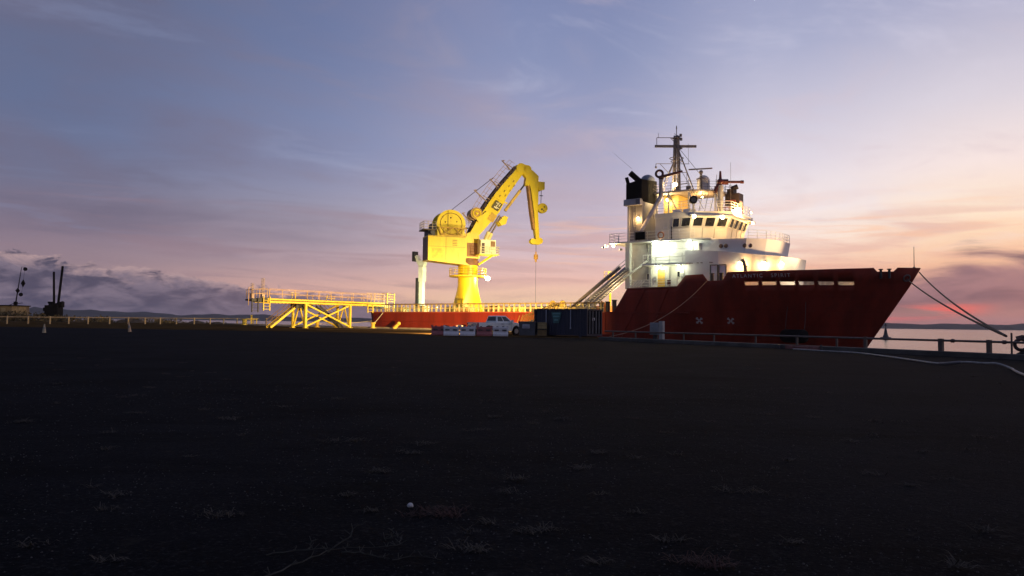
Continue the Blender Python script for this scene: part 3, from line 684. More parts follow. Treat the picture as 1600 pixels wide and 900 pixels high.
# upper platform on posts
PL = [(-3.5, 3.3), (1.0, 3.3), (3.9, 1.2), (4.3, -3.0), (-3.5, -3.0)]
tier('upper_platform', PL, 17.75, 17.95, mat('platform grey', (.42, .38, .34), .55))
m = MB()
for u, v in ((-3.2, 3.0), (-1.6, 3.1), (1.0, 3.0), (3.6, 1.2), (3.9, -2.7), (-3.2, -2.7)): m = MB(); m.tube(P(u, v, 14.8), P(u, v, 17.75), .10, 6); part(m, 'platform_post', cream_p)
for (a, b2) in (((1.0, 3.0), (2.5, 4.4)), ((3.6, 1.2), (4.6, 2.6)), ((-1.6, 3.1), (-.2, 3.1))): m = MB(); m.tube(P(*a, 17.7), P(*b2, 14.85), .07, 6); part(m, 'platform_brace', cream_p)
tier('mast_house', [(-3.0, 1.5), (-1.0, 1.5), (-1.0, -1.5), (-3.0, -1.5)], 14.82, 17.7, mat('mast house ochre', (.62, .46, .14), .5, var=.15))
railing([P(u, v, 17.95) for u, v in PL + PL[:1]], 1.0, mast_m, 2, 1.1, .022)
# mast
m = MB()
MU = -1.97
for du, dv in ((-.35, .3), (.35, .3), (.35, -.3), (-.35, -.3)): m.tube(P(MU + du, dv, 17.9), P(MU + du * .55, dv * .55, 25.6), .13, 6)
for i in range(11):
    z = 18.5 + i * .68; s = 1 - (z - 17.9) / 7.7 * .45
    m.bar(P(MU - .35 * s, .3 * s, z), P(MU + .35 * s, .3 * s, z + .1), .06); m.bar(P(MU + .35 * s, -.3 * s, z), P(MU + .35 * s, .3 * s, z + .3), .06); m.bar(P(MU + .35 * s, .3 * s, z), P(MU - .35 * s, .3 * s, z + .6), .05)
for a, z0 in ((2.7, 23.8), (-2.3, 22.2)): m.tube(P(MU + a * .12, .2, z0), P(MU + a, .6, 17.95), .08, 6)
m.tube(P(MU, 0, 25.6), P(MU, 0, 26.9), .05, 6); m.sphere(P(MU, 0, 26.6), .1, 8, 6)
m.box(P(MU, 0, 25.3), (1.0, .8, .1)); m.box(P(MU, 0, 24.9), (.5, .5, .5))
for z, dx_ in ((25.5, .7), (25.0, .75), (23.9, .75)): m.box(P(MU + dx_, .3, z), (.25, .25, .34))
m.torus(P(MU, 0, 22.7), .85, .05, (0, 0, 1)); m.torus(P(MU, 0, 22.3), .7, .05, (0, 0, 1))
mast = part(m, 'mast', mast_m)
XW = Vector((.79, .61, 0))     # across the ship's line, so the yard shows its full length
def yard(z, x0, x1, w, name, h=None):
    m = MB(); d = Vector((math.cos(R(35)), math.sin(R(35)), 0)); c = Vector(P(MU, 0, z)); m.bar(c + d * x0, c + d * x1, w, h or w)
    return m, c, d
m, c, d = yard(24.25, -2.75, 2.5, .22, 'yard', .3); part(m, 'radar_bar', mast_m, mast)
m, c, d = yard(25.35, -2.5, .1, .07, 'y'); m.tube(c + d * -2.5, c + d * -2.5 - Vector((0, 0, .9)), .04); m.sphere(c + d * -2.5 - Vector((0, 0, 1.05)), .14, 8, 6); m.tube(c + d * -2.3, c + d * -2.3 + Vector((0, 0, .6)), .025); m.tube(c + d * -.8, c + d * -.1 - Vector((0, 0, .7)), .04); part(m, 'yard_arm', mast_m, mast)
m, c, d = yard(22.0, -2.6, 1.6, .06, 'y'); m.tube(c + d * -2.6, c + d * -2.6 - Vector((0, 0, .35)), .04); m.sphere(c + d * -2.6 - Vector((0, 0, .45)), .15, 8, 6); m.tube(c + d * -2.1, c + d * -.6 - Vector((0, 0, 1.6)), .035); m.tube(c + d * -.4 - Vector((0, 0, 0)), c + d * -1.6 - Vector((0, 0, 3.4)), .04); m.tube(c + d * 1.5, c + d * 1.5 + Vector((0, 0, 2.6)), .02); part(m, 'yard_arm', mast_m, mast)
m, c, d = yard(20.9, .2, 1.3, .06, 'y'); m.tube(c + d * 1.3, c + d * 1.3 - Vector((0, 0, 1.4)), .03); m.tube(c + d * .5 - Vector((0, 0, 1.5)), c + d * 1.35 - Vector((0, 0, 1.4)), .05); part(m, 'yard_arm', mast_m, mast)
# stays
m = MB(); m.tube(P(MU + .3, .3, 24.1), P(6.0, 5.6, 15.9), .03, 5); m.tube(P(MU + .2, .3, 22), P(4.2, 6.2, 14.9), .03, 5); part(m, 'stay', mast_m, mast)
m = MB(); m.tube(P(-5.4, 5.5, 20.8), P(-8.2, 5.5, 23.3), .018, 5, .008); part(m, 'whip_antenna', mast_m)
m = MB(); m.tube(P(5.6, 1.4, 14.8), P(5.6, 1.4, 21), .02, 5); part(m, 'whip_antenna', mast_m); m = MB(); m.tube(P(-4.6, 3, 17.9), P(-4.6, 3, 19.6), .02, 5); part(m, 'whip_antenna', mast_m)
# domes
def dome(u, v, z0, r, h, mm, name='radome'):
    m = MB(); m.cyl(P(u, v, z0), P(u, v, z0 + h), r, 18); m.sphere(P(u, v, z0 + h), r, 18, 6, v0=0); return part(m, name, mm, smooth=True)
dome(-5.3, 1.4, 18.3, .98, 1.45, mat('radome grey', (.20, .22, .27), .5)); m = MB(); m.tube(P(-5.3, 1.4, 11.5), P(-5.3, 1.4, 18.3), .3, 8); part(m, 'radome_post', grey_p)
dome(1.7, .2, 17.96, .78, 1.35, mat('radome cream', (.62, .58, .55), .5))
m = MB(); m.cyl(P(6.1, 0, 14.8), P(6.1, 0, 15.7), .12); part(m, 'radome_post', grey_p)
m = MB(); m.cyl(P(6.1, 0, 15.7), P(6.1, 0, 16.2), .42, 16); m.sphere(P(6.1, 0, 16.2), .46, 16, 6, v0=0); part(m, 'radome', mat('radome pinkish', (.40, .34, .34), .5), smooth=True)
# radar scanner above the dome
m = MB(); m.cyl(P(1.7, .95, 17.95), P(1.7, .95, 20.3), .16, 8); m.torus(P(1.7, .95, 19.5), .55, .05, (0, 0, 1)); m.sphere(P(1.7, .95, 20.35), .26, 10, 6); sc_ = part(m, 'scanner_post', mast_m, smooth=True)
m = MB(); d = Vector((math.cos(R(33)), math.sin(R(33)), .06)); c = Vector(P(1.7, .95, 20.75)); m.bar(c - d * 1.5, c + d * 1.35, .22, .14); part(m, 'radar_scanner', mast_m, sc_)
# fire monitors
m = MB(); m.cyl(P(-2.5, 3.3, 17.4), P(-2.5, 3.3, 19.6), .27, 10); m.cyl(P(-2.5, 3.3, 17.4), P(-3.4, 6.9, 12.7), .27, 10); part(m, 'monitor_pipe', mat('pipe grey white', (.46, .42, .42), .5), smooth=True)
m = MB(); m.torus(P(-2.75, 3.3, 20.25), .42, .15, (.45, -1, 0)); d = Vector((math.cos(R(30)), math.sin(R(30)), .28)); c = Vector(P(-2.2, 3.3, 19.85)); m.path([c - d * .5, c + d * .8, c + d * 2.3], .24, 8, .12); m.cyl(P(-2.5, 3.3, 19.5), P(-2.5, 3.3, 19.9), .32); part(m, 'fire_monitor', mon_red, smooth=True)
m = MB(); m.cyl(P(4.4, 1.6, 14.8), P(4.4, 1.6, 18.3), .36, 12); part(m, 'monitor_pipe', grey_p, smooth=True)
m = MB(); d = Vector((math.cos(R(34)), math.sin(R(34)), 0)); c = Vector(P(4.4, 1.6, 18.75)); m.sphere(c, .42, 10, 6); m.path([c, c + d * .9], .34, 8); m.path([c + d * .9, c + d * 2.6], .15, 8); m.cyl(c + d * 2.4, c + d * 2.75, .2, 8); m.path([c + Vector((0, 0, .2)), c + Vector((0, 0, 1.3))], .2, 8, .12); m.path([c, c - d * .7 - Vector((0, 0, 1.3))], .25, 8); part(m, 'fire_monitor', mon_red, smooth=True)
m = MB(); m.b(4.6, 6.3, -.6, .9, 16.0, 17.4); m.b(4.8, 5.6, -.5, .6, 17.4, 18.0); m.b(5.4, 6.1, -.4, .5, 14.8, 16.0); m.cyl(P(5.2, .2, 18.0), P(5.9, -.1, 18.3), .3); part(m, 'monitor_machinery', mat('dark maroon steel', (.018, .009, .008), .6))
m = MB()
for v in (1.6, .3, -1.0):
    for u in (4.0, 6.2): m.tube(P(u, v, 14.8), P(u, v, 16.4), .06, 5)
    m.tube(P(4, v, 16.4), P(6.2, v, 16.4), .05, 5); m.tube(P(4, v, 15.6), P(6.2, v, 15.6), .05, 5)
part(m, 'machinery_cage', mat('cage red', (.25, .05, .03), .6))
# searchlight on the visor
m = MB(); m.cyl(P(2.7, 5.6, 14.7), P(2.7, 5.6, 15.0), .45, 10, .25); m.cyl(P(2.7, 5.6, 15.0), P(2.7, 5.6, 15.7), .12); part(m, 'searchlight_post', grey_p, smooth=True)
m = MB(); d = Vector((.45, -.88, 0)); c = Vector(P(2.7, 5.6, 16.15)); m.cyl(c - d * .35, c + d * .3, .46, 16); sl_ = part(m, 'searchlight', black_p, smooth=True)
m = MB(); m.cyl(c + d * .31, c + d * .33, .30, 14); part(m, 'searchlight_lens', glass_m, sl_)
# jackstaff, bow bitts
m = MB(); m.tube(P(24.7, 0, 7.7), P(24.7, 0, 10.0), .045, 6, .03); m.cyl(P(24.7, 0, 7.6), P(24.7, 0, 7.9), .12, 8); part(m, 'jackstaff', mast_m)
for u in (22.0, 22.8):
    m = MB(); m.cyl(P(u, 2.6, 6.6), P(u, 2.6, 7.55), .13); m.cyl(P(u, 2.6, 7.5), P(u, 2.6, 7.6), .22); part(m, 'fairlead_roller', dark_s, smooth=True)
c, t1, t2, n = on_hull(24.2, 6.6); m = MB(); m.torus(Vector(P(24.1, .62, 6.7)), .34, .09, tuple(n)); part(m, 'bow_fairlead', mat('fairlead steel', (.16, .12, .11), .5), smooth=True)

# --- ship's lamps
def fitting(u, v, z, mm, size=(.35, .25, .3), name='floodlight', bulb=.13, aft=False):
    m = MB(); m.box(P(u, v, z), size); f = part(m, name, grey_s)
    m = MB(); m.sphere(P(u - size[0] / 2, v, z) if aft else P(u, v + size[1] / 2 + .06, z - size[2] / 2), bulb, 10, 6); part(m, 'lamp_lens', mm, f); return f
WARM, COOL, SOD = (1, .70, .34), (.96, 1, .66), (1, .56, .18)
f = fitting(-1.4, 6.9, 11.25, lamp_c, bulb=.3); lamp(f, P(-1.4, 7.1, 10.8), 300, COOL, r=.2)
f = fitting(-.2, 6.4, 11.3, lamp_c, bulb=.2); lamp(f, P(-.2, 6.8, 10.6), 60, COOL, r=.2)
f = fitting(2.7, 6.5, 11.2, lamp_c, bulb=.24); lamp(f, P(2.7, 6.7, 10.9), 120, COOL, r=.2)
f = fitting(-1.0, 6.9, 8.45, lamp_c, bulb=.08); lamp(f, P(-1.0, 7.1, 8.2), 160, COOL)
f = fitting(1.6, 6.9, 8.45, lamp_c, bulb=.08); lamp(f, P(1.6, 7.1, 8.2), 110, COOL)
f = fitting(-4.0, 6.38, 14.55, lamp_w, (.22, .12, .3), bulb=.14); lamp(f, P(-4.0, 6.75, 14.3), 110, SOD)
f = fitting(3.3, 6.6, 14.12, lamp_w, (.3, .2, .15), bulb=.22); lamp(f, P(3.7, 7.35, 13.9), 240, WARM)
f = fitting(5.75, 4.3, 14.12, lamp_w, (.3, .2, .15), bulb=.24); lamp(f, P(6.7, 4.7, 13.9), 300, SOD)
f = fitting(6.9, -2.6, 14.15, lamp_o, (.3, .2, .2), bulb=.16); lamp(f, P(7.1, -2.4, 13.9), 380, SOD)
f = fitting(6.4, .9, 15.35, lamp_w, (.5, .4, .5), bulb=.42); lamp(f, P(7.2, 1.6, 15.1), 900, SOD, r=.25)
f = fitting(6.3, 2.2, 14.95, lamp_w, (.4, .3, .3), bulb=.26); lamp(f, P(6.9, 2.7, 14.9), 300, SOD)
f = fitting(7.9, .8, 14.9, lamp_o, (.2, .2, .2), bulb=.1)
for u, v in ((8.35, 5.95), (10.7, 4.75), (12.2, 3.3)):
    f = fitting(u, v, 8.55, lamp_w, (.25, .2, .2), bulb=.2); lamp(f, P(u + .15, v + .3, 8.3), 330 if u < 12 else 140, SOD, r=.1)
f = fitting(-2.2, 1.9, 17.2, lamp_w, (.3, .2, .2), bulb=.2); lamp(f, P(-2.2, 2.3, 16.9), 260, WARM)
f = fitting(1.5, 0, 17.5, lamp_w, (.3, .2, .2), bulb=.1); lamp(f, P(1.5, .4, 17.1), 300, SOD)
f = fitting(-1.7, .8, 19.3, lamp_w, (.3, .2, .2), bulb=.26); lamp(f, P(-1.9, 1.3, 19.1), 600, WARM)
f = fitting(-7.2, 6.6, 11.25, lamp_w, (.4, .3, .2), bulb=.16); lamp(f, P(-7.2, 7.0, 11.0), 230, WARM)
f = fitting(-6.6, 3.6, 6.2, lamp_w, (.5, .3, 1.4), bulb=.3); lamp(f, P(-7.2, 4.6, 5.2), 900, WARM)
f = fitting(15.5, 2.0, 6.9, lamp_w, (.3, .2, .2), bulb=.12); lamp(f, P(15.6, 1.4, 6.3), 420, (1, .78, .5))
f = fitting(21.3, .8, 6.6, lamp_o, (.4, .3, .3), 'floodlight', .1); lamp(f, P(20.9, .8, 6.7), 11000, (1, .62, .30), aim=P(9.5, 3.0, 13.2), cone=46, r=.25, blend=1)
# large deck floods under the bridge wing, shining aft over deck, crane and quay
f = fitting(-7.7, 7.6, 11.1, lamp_w, (.26, .3, .24), 'deck_floodlight', .16, True); lamp(f, P(-8.2, 8.2, 10.8), 36000, (1, .80, .42), aim=P(-34, 2, 15.5), cone=62, r=.3, blend=.5)
f = fitting(-7.7, 8.3, 10.9, lamp_w, (.26, .3, .24), 'deck_floodlight', .10, True); lamp(f, P(-8.2, 9.4, 10.5), 52000, (1, .74, .30), aim=P(-40, 15, 1.0), cone=62, r=.3, blend=.8)
f = fitting(-7.7, 4.0, 11.0, lamp_w, (.26, .3, .24), 'deck_floodlight', .10, True); lamp(f, P(-8.3, 4.0, 10.6), 5000, (1, .74, .34), aim=P(-26, 2, 2.8), cone=110, r=.3)

# ================================================================== deck crane
CR = root('deck_crane', 'bright yellow knuckle boom crane standing on the aft deck of the ship', 'crane', wpos(-36.5, 0, 0), R(20)); CR.scale = (1.045, 1, 1)
def cp(mb, name, m=None, parent=None, smooth=False): return mb.build(name, m or yellow_p, parent or CR, smooth)
def Q(a, b2, z): return (a, -b2, z)       # a along the boom, b towards the quay, z up
# pedestal: rounded column on a flared base
def ring(w, d, z, ch): return [(sx * x, sy_ * y, z) for sx, sy_, x, y in ((1, -1, w, d - ch), (1, 1, w, d - ch), (1, 1, w - ch, d), (-1, 1, w - ch, d), (-1, 1, w, d - ch), (-1, -1, w, d - ch), (-1, -1, w - ch, d), (1, -1, w - ch, d))]
def prn(w, z, k):          # ring turning from a square base (ship aligned, k=0) to round (k=1)
    out = []
    for i in range(24):
        t = 6.2832 * i / 24; c_, s_ = math.cos(t), math.sin(t); sq = 1 / max(abs(c_), abs(s_)); rr = w * (sq * (1 - k) + k); x, y = rr * c_, rr * s_; th = R(12)
        out.append((x * math.cos(th) - y * math.sin(th), x * math.sin(th) + y * math.cos(th), z))
    return out
m = MB(); m.loft([prn(1.75, 2.83, .0), prn(1.72, 3.4, .0), prn(1.5, 6.4, .75), prn(1.46, 7.2, 1), prn(1.46, 8.4, 1), prn(1.46, 10.3, 1)]); ped = cp(m, 'pedestal', None, None, True)
m = MB()
for i in range(18): m.bar(Q(-.25, 1.56 + max(0, 6.6 - (3.4 + i * .38)) * .15, 3.4 + i * .38), Q(.25, 1.56 + max(0, 6.6 - (3.4 + i * .38)) * .15, 3.4 + i * .38), .04)
cp(m, 'rung_ladder', jet_y, ped)
m = MB(); m.cyl((0, 0, 8.5), (0, 0, 8.72), 2.75, 24); wk = cp(m, 'service_platform')
pts = [(2.7 * math.cos(R(k * 15)), 2.7 * math.sin(R(k * 15)), 8.72) for k in range(25)]
railing(pts, 1.1, yellow_p, 2, 1.0, .035, 'railing', CR).parent = wk
m = MB(); m.cyl((0, 0, 10.3), (0, 0, 11.0), 1.62, 24); m.cyl((0, 0, 11.0), (0, 0, 11.35), 1.45, 24); cp(m, 'slew_ring', mat('slew ring dark', (.18, .08, .03), .6), ped, True)
m = MB(); m.box(Q(2.6, .8, 8.5), (.45, .4, .4)); fl = cp(m, 'floodlight', grey_s, wk)
m = MB(); m.sphere(Q(2.75, 1.1, 8.35), .34, 10, 6); fl2 = cp(m, 'lamp_lens', emit('lamp white', (1, .93, .75), 30), wk)
lamp(fl, Q(2.9, 1.4, 8.3), 2500, (1, .85, .55), r=.2)
# turret
m = MB(); m.ext([(-1.5, 11.35), (1.4, 11.35), (1.4, 14.2), (1.0, 15.3), (-.3, 15.3), (-1.5, 14.2)], Q(0, 1.3, 0), (1, 0, 0), (0, 0, 1), (0, 2.6, 0)); tur = cp(m, 'turret')
m = MB(); m.b(-.55, 1.1, -1.36, -1.3, 11.6, 13.7); dr = cp(m, 'turret_door', mat('door dull orange', (.30, .14, .04), .6), tur)
m = MB(); m.b(-1.2, -.7, -1.42, -1.3, 11.5, 15.0); m.b(1.12, 1.3, -1.42, -1.3, 11.5, 14.8); cp(m, 'turret_rib', yellow_p, tur)
# machinery house
m = MB(); m.b(-6.5, -.9, -1.9, 1.6, 10.75, 14.5); house = cp(m, 'machinery_house')
m = MB(); m.ext([(-6.5, 10.75), (-.9, 10.75), (-.2, 10.2), (-1.6, 10.35)], Q(0, 1.7, 0), (1, 0, 0), (0, 0, 1), (0, 3.0, 0)); cp(m, 'house_floor', yellow_p, house)
m = MB(); m.b(-6.54, -6.50, -1.7, 1.4, 10.9, 14.3); cp(m, 'rear_shade_panel', mat('rear shade maroon grey', (.16, .10, .08), .6), house)  # dark sheet carrying the shade of the unlit rear face
m = MB(); m.ext([(-2.1, 12.2), (-.95, 12.9), (-.95, 10.95), (-1.9, 11.0)], Q(0, 1.95, 0), (1, 0, 0), (0, 0, 1), (0, .08, 0)); cp(m, 'house_gusset', yellow_p, house)
m = MB(); m.b(-5.3, -.9, -1.5, 1.3, 14.5, 15.2); cp(m, 'winch_bed', yellow_p, house)
# big winch drum
m = MB(); m.cyl(Q(-3.1, 1.75, 16.4), Q(-3.1, 1.55, 16.4), 2.15, 32); m.cyl(Q(-3.1, -1.5, 16.4), Q(-3.1, -1.3, 16.4), 2.15, 32); m.b(-5.15, -1.05, -1.75, -1.55, 14.5, 16.3); drum = cp(m, 'winch_drum', yellow_p, house, True)
m = MB(); m.cyl(Q(-3.1, 1.5, 16.4), Q(-3.1, -1.3, 16.4), 1.5, 24); cp(m, 'wire_coil', dark_s, drum, True)
m = MB()
m.torus(Q(-3.1, 1.78, 16.4), 1.62, .05, (0, 1, 0), 28, 5); m.bar(Q(-3.6, 1.8, 14.9), Q(-3.6, 1.8, 18.4), .06)
for k in range(5): m.sphere(Q(-3.1 + .9 * math.cos(k * 1.25 + .4), 1.78, 16.4 + .9 * math.sin(k * 1.25 + .4)), .12, 8, 4)
cp(m, 'drum_detail', mat('drum bracing', (.20, .10, .01), .6), drum)
m = MB(); c4 = [(-5.0, 15.75), (-.9, 15.75), (-.9, 14.6), (-4.6, 14.6)]
for i in range(4): a, b2 = c4[i], c4[(i + 1) % 4]; m.bar(Q(a[0], 2.0, a[1]), Q(b2[0], 2.0, b2[1]), .12)
m.bar(Q(-4.6, 2.0, 14.6), Q(-3.0, 2.0, 15.7), .08); m.bar(Q(-1.6, 2.0, 14.6), Q(-2.6, 2.0, 15.7), .08)
for x in (-4.1, -3.2, -2.2, -1.5): m.bar(Q(x, 2.0, 14.6), Q(x, 2.0, 15.75), .05)
cp(m, 'side_frame', mat('frame ochre', (.50, .27, .012), .5, var=.2), house)
seam = mat('seam ochre', (.34, .19, .015), .6, var=.3)
m = MB(); m.b(-6.45, -.95, -1.915, -1.9, 12.85, 12.9); m.b(-3.9, -3.85, -1.915, -1.9, 10.8, 14.45); m.b(-6.45, -.95, -1.93, -1.9, 14.38, 14.46); cp(m, 'house_seam', seam, house)
m = MB(); m.b(-5.9, -4.3, -1.93, -1.9, 11.1, 12.6); cp(m, 'house_hatch', mat('hatch yellow', (.74, .50, .012), .5, var=.2), house)
for i in range(4): m = MB(); m.b(-2.9, -2.2, -1.93, -1.9, 13.1 + .25 * i, 13.2 + .25 * i); cp(m, 'house_louvre', seam, house)
m = MB(); m.ext([(-5.2, 14.5), (-4.7, 15.2), (-1.4, 15.2), (-.9, 14.5)], Q(0, 1.62, 0), (1, 0, 0), (0, 0, 1), (0, .06, 0)); cp(m, 'winch_cradle', mat('cradle ochre', (.56, .34, .012), .5, var=.2), house)
# rear service balcony
m = MB(); m.b(-7.2, -5.2, -1.8, 1.2, 15.3, 15.45); bal = cp(m, 'rear_balcony', mat('balcony dark', (.10, .06, .03), .6), house)
railing([Q(-5.3, 1.7, 15.45), Q(-7.1, 1.7, 15.45), Q(-7.1, -1.1, 15.45)], 1.15, mat('rail pale', (.55, .42, .25), .5), 2, .7, .035, 'railing', CR).parent = bal
m = MB(); m.b(-6.4, -5.4, -1.5, 1.2, 14.5, 15.3); m.cyl(Q(-5.9, 1.6, 14.9), Q(-5.9, 1.9, 14.9), .3); m.b(-5.8, -5.2, -1.4, 1, 15.45, 16.4); cp(m, 'hydraulic_unit', dark_s, house)
# cab
m = MB(); m.b(1.0, 3.3, -3.1, -1.45, 11.9, 14.1); cab = cp(m, 'operator_cab', mat('cab cream', (.80, .72, .42), .5))
m = MB(); m.b(3.29, 3.34, -2.95, -1.6, 12.4, 13.9); cp(m, 'cab_window', glass_m, cab)
m = MB(); m.b(2.5, 3.2, -3.13, -3.08, 13.0, 13.9); cp(m, 'cab_window', mat('amber window', (.22, .11, .03), .2), cab)
m = MB(); m.b(1.15, 1.6, -3.13, -3.08, 12.0, 13.6); cp(m, 'cab_window', mat('brown glass', (.06, .03, .015), .2), cab)
m = MB(); m.b(.6, 3.6, -3.9, -1.4, 11.75, 11.88); cf = cp(m, 'cab_floor', yellow_p, cab)
m = MB(); m.bar(Q(1.2, 1.5, 10.4), Q(2.8, 3.0, 11.75), .25); cp(m, 'cab_strut', yellow_p, cab)
railing([Q(.7, 3.85, 11.88), Q(3.55, 3.85, 11.88), Q(3.55, 1.5, 11.88)], 1.1, mat('cab rail', (.75, .66, .35), .5), 2, .7, .04, 'railing', CR).parent = cab
# main boom: tapered box girder
def boxbeam(m, prof, w0, w1):
    """profile polygon pairs (upper, lower) along the boom; half width from w0 to w1"""
    rings = []
    for i, (up, lo) in enumerate(prof):
        w = w0 + (w1 - w0) * i / (len(prof) - 1)
        rings.append([Q(up[0], w, up[1]), Q(lo[0], w, lo[1]), Q(lo[0], -w, lo[1]), Q(up[0], -w, up[1])])
    m.loft(rings)
m = MB(); boxbeam(m, [((-.25, 14.85), (.85, 14.35)), ((1.0, 17.2), (2.7, 16.55)), ((2.6, 19.75), (4.55, 18.8)), ((3.8, 21.6), (5.75, 21.35)), ((5.6, 23.9), (7.15, 23.5)), ((7.35, 26.0), (8.55, 25.5))], 1.0, .6); boom = cp(m, 'main_boom')
for b2 in (.66, -.66):
    m = MB(); m.cyl(Q(8.0, b2, 26.05), Q(8.0, b2 + .14 * (1 if b2 > 0 else -1), 26.05), .8, 20); m.cyl(Q(9.0, b2, 26.0), Q(9.0, b2 + .14 * (1 if b2 > 0 else -1), 26.0), .62, 20); m.ext([(7.3, 25.4), (8.6, 25.2), (9.4, 25.6), (9.2, 26.55), (7.9, 26.8), (7.2, 26.2)], Q(0, b2, 0), (1, 0, 0), (0, 0, 1), (0, -.12 if b2 > 0 else .12, 0)); cp(m, 'boom_head', yellow_p, boom, True)
m = MB(); m.ext([(4.45, 17.3), (5.3, 18.3), (5.9, 18.1), (5.6, 17.0), (4.9, 16.7)], Q(0, .9, 0), (1, 0, 0), (0, 0, 1), (0, 1.8, 0)); cp(m, 'cylinder_bracket', yellow_p, boom)
# plate with white lettering on the boom side
bx_ = Vector((math.cos(R(57)), 0, math.sin(R(57)))); by_ = Vector((-math.sin(R(57)), 0, math.cos(R(57))))
c = Vector(Q(4.1, .93, 19.75)); m = MB(); m.ext([(-.7, -.6), (.7, -.6), (.7, .6), (-.7, .6)], c, bx_, by_, (0, -.05, 0)); pl_ = cp(m, 'name_plate', mat('plate dark olive', (.10, .075, .01), .5), boom)
m = MB()
for k, (x, y, w, h) in enumerate([(-.45, .05, .16, .5), (-.22, .05, .28, .14), (-.3, -.28, .16, .4), (.1, .0, .5, .13), (.3, .15, .13, .5), (.1, -.3, .45, .12)]): m.ext([(x, y - h / 2), (x + w, y - h / 2), (x + w, y + h / 2), (x, y + h / 2)], c + Vector((0, -.055, 0)), bx_, by_, (0, -.015, 0))
cp(m, 'plate_lettering', mat('lettering pale', (.75, .68, .4), .5), pl_)
m = MB(); m.ext([(-2.6, -.95), (-1.3, -.95), (-1.3, .1), (-2.6, .1)], c + Vector((0, .02, 0)), bx_, by_, (0, -.03, 0)); cp(m, 'access_cover', mat('cover dull yellow', (.55, .34, .03), .6), boom)
m = MB()
for k in range(7): m.ext([(0, -.05), (.35, -.05), (.35, .05), (0, .05)], Vector(Q(4.5 + .36 * k + (k % 2) * .5, .88 - k * .03, 21.2 + .42 * k - (k % 2) * .3)), bx_, by_, (0, -.05, 0))
cp(m, 'boom_lug', mat('lug brown', (.30, .16, .02), .6), boom)
m = MB(); m.bar(Q(3.55, .93, 21.2), Q(5.75, .93, 20.2), .12, .2); m.bar(Q(3.35, .95, 20.95), Q(5.6, .95, 19.9), .05); cp(m, 'boom_seam', yellow_p, boom)
# back of boom: hose bundle, walkway with rails and outriggers
m = MB(); m.path([Q(-.1, .3, 15.2), Q(1.0, .3, 17.6), Q(2.5, .3, 20.1), Q(4.8, .3, 23.3), Q(7.2, .3, 26.2)], .16, 6); m.path([Q(-.1, -.2, 15.4), Q(1.0, -.2, 17.8), Q(2.5, -.2, 20.3), Q(4.8, -.2, 23.5), Q(7.2, -.2, 26.4)], .14, 6)
for k in range(14): t = k / 13; m.box(Q(.4 + 6.5 * t, .3, 16.4 + 9.6 * t), (.35, .6, .35))
cp(m, 'hose_bundle', mat('hose brown black', (.06, .035, .03), .7), boom)
m = MB(); wrp = [Q(.2, .7, 16.6), Q(1.6, .7, 19.4), Q(3.4, .7, 22.2), Q(5.2, .7, 24.7), Q(6.9, .7, 26.7)]
off = Vector((-.85, 0, .5))
for k in (0.5, 1.0): m.path([Vector(p) + off * k for p in wrp], .03, 5)
for i in range(15):
    t = i / 14 * 4; a = Vector(wrp[min(int(t), 3)]); b2 = Vector(wrp[min(int(t), 3) + 1]); p = a + (b2 - a) * (t - min(int(t), 3)); m.tube(p, p + off, .03, 5)
cp(m, 'walkway_rail', mat('rail brown pink', (.42, .26, .16), .6), boom)
for (x0, z0), (x1, z1) in (((2.6, 20.4), (.7, 22.0)), ((4.4, 22.8), (3.1, 23.9)), ((6.4, 25.6), (5.0, 27.0)), ((.3, 16.9), (-1.1, 18.3))):
    m = MB(); m.bar(Q(x0, .5, z0), Q(x1, .5, z1), .12, .16); m.bar(Q(x1 - .1, .5, z1), Q(x1 + .35, .5, z1 + .1), .12); m.bar(Q(x0 + .7, .5, z0 + .2), Q(x0 - .6, .5, z0 + .9), .09); m.tube(Q(x1 + .5, .5, z1 - .4), Q(x1 + 1.1, .5, z1 - 1.4), .04); cp(m, 'outrigger', mat('outrigger brown', (.34, .22, .14), .6), boom)
m = MB(); m.cyl(Q(.9, 1.2, 18.3), Q(.9, -.9, 18.3), .95, 18); bw = cp(m, 'boom_winch', mat('winch ochre', (.45, .26, .04), .5), boom, True)
m = MB(); m.torus(Q(.9, 1.24, 18.3), .6, .1, (0, 1, 0)); m.sphere(Q(.9, 1.22, 18.3), .22, 8, 6); m.ext([(-.3, -.4), (1.9, -.9), (1.9, -.5), (0, .2)], Q(1.0, 1.3, 17.4), bx_, by_, (0, .3, 0)); cp(m, 'winch_flange', yellow_p, bw, True)
m = MB(); m.b(-1.2, -.1, -.9, .7, 16.0, 16.1); wb_ = cp(m, 'winch_step', dark_s, boom); railing([Q(-.2, .85, 16.1), Q(-1.15, .85, 16.5), Q(-1.15, -.6, 16.5)], 1.0, grey_s, 1, .6, .03, 'railing', CR).parent = wb_
# luffing cylinders
for b2 in (.75, -.75):
    m = MB(); m.cyl(Q(2.0 + (b2 < 0) * .9, b2, 13.4), Q(2.9 + (b2 < 0) * .9, b2, 15.6), .3, 12); cy = cp(m, 'luffing_cylinder', mat('cylinder pale yellow', (.75, .62, .22), .4), None, True)
    m = MB(); m.cyl(Q(2.85 + (b2 < 0) * .9, b2, 15.5), Q(4.6 + (b2 < 0) * .7, b2, 18.3), .13, 10); cp(m, 'cylinder_rod', mat('rod steel', (.32, .25, .20), .3, metal=.6), cy, True)
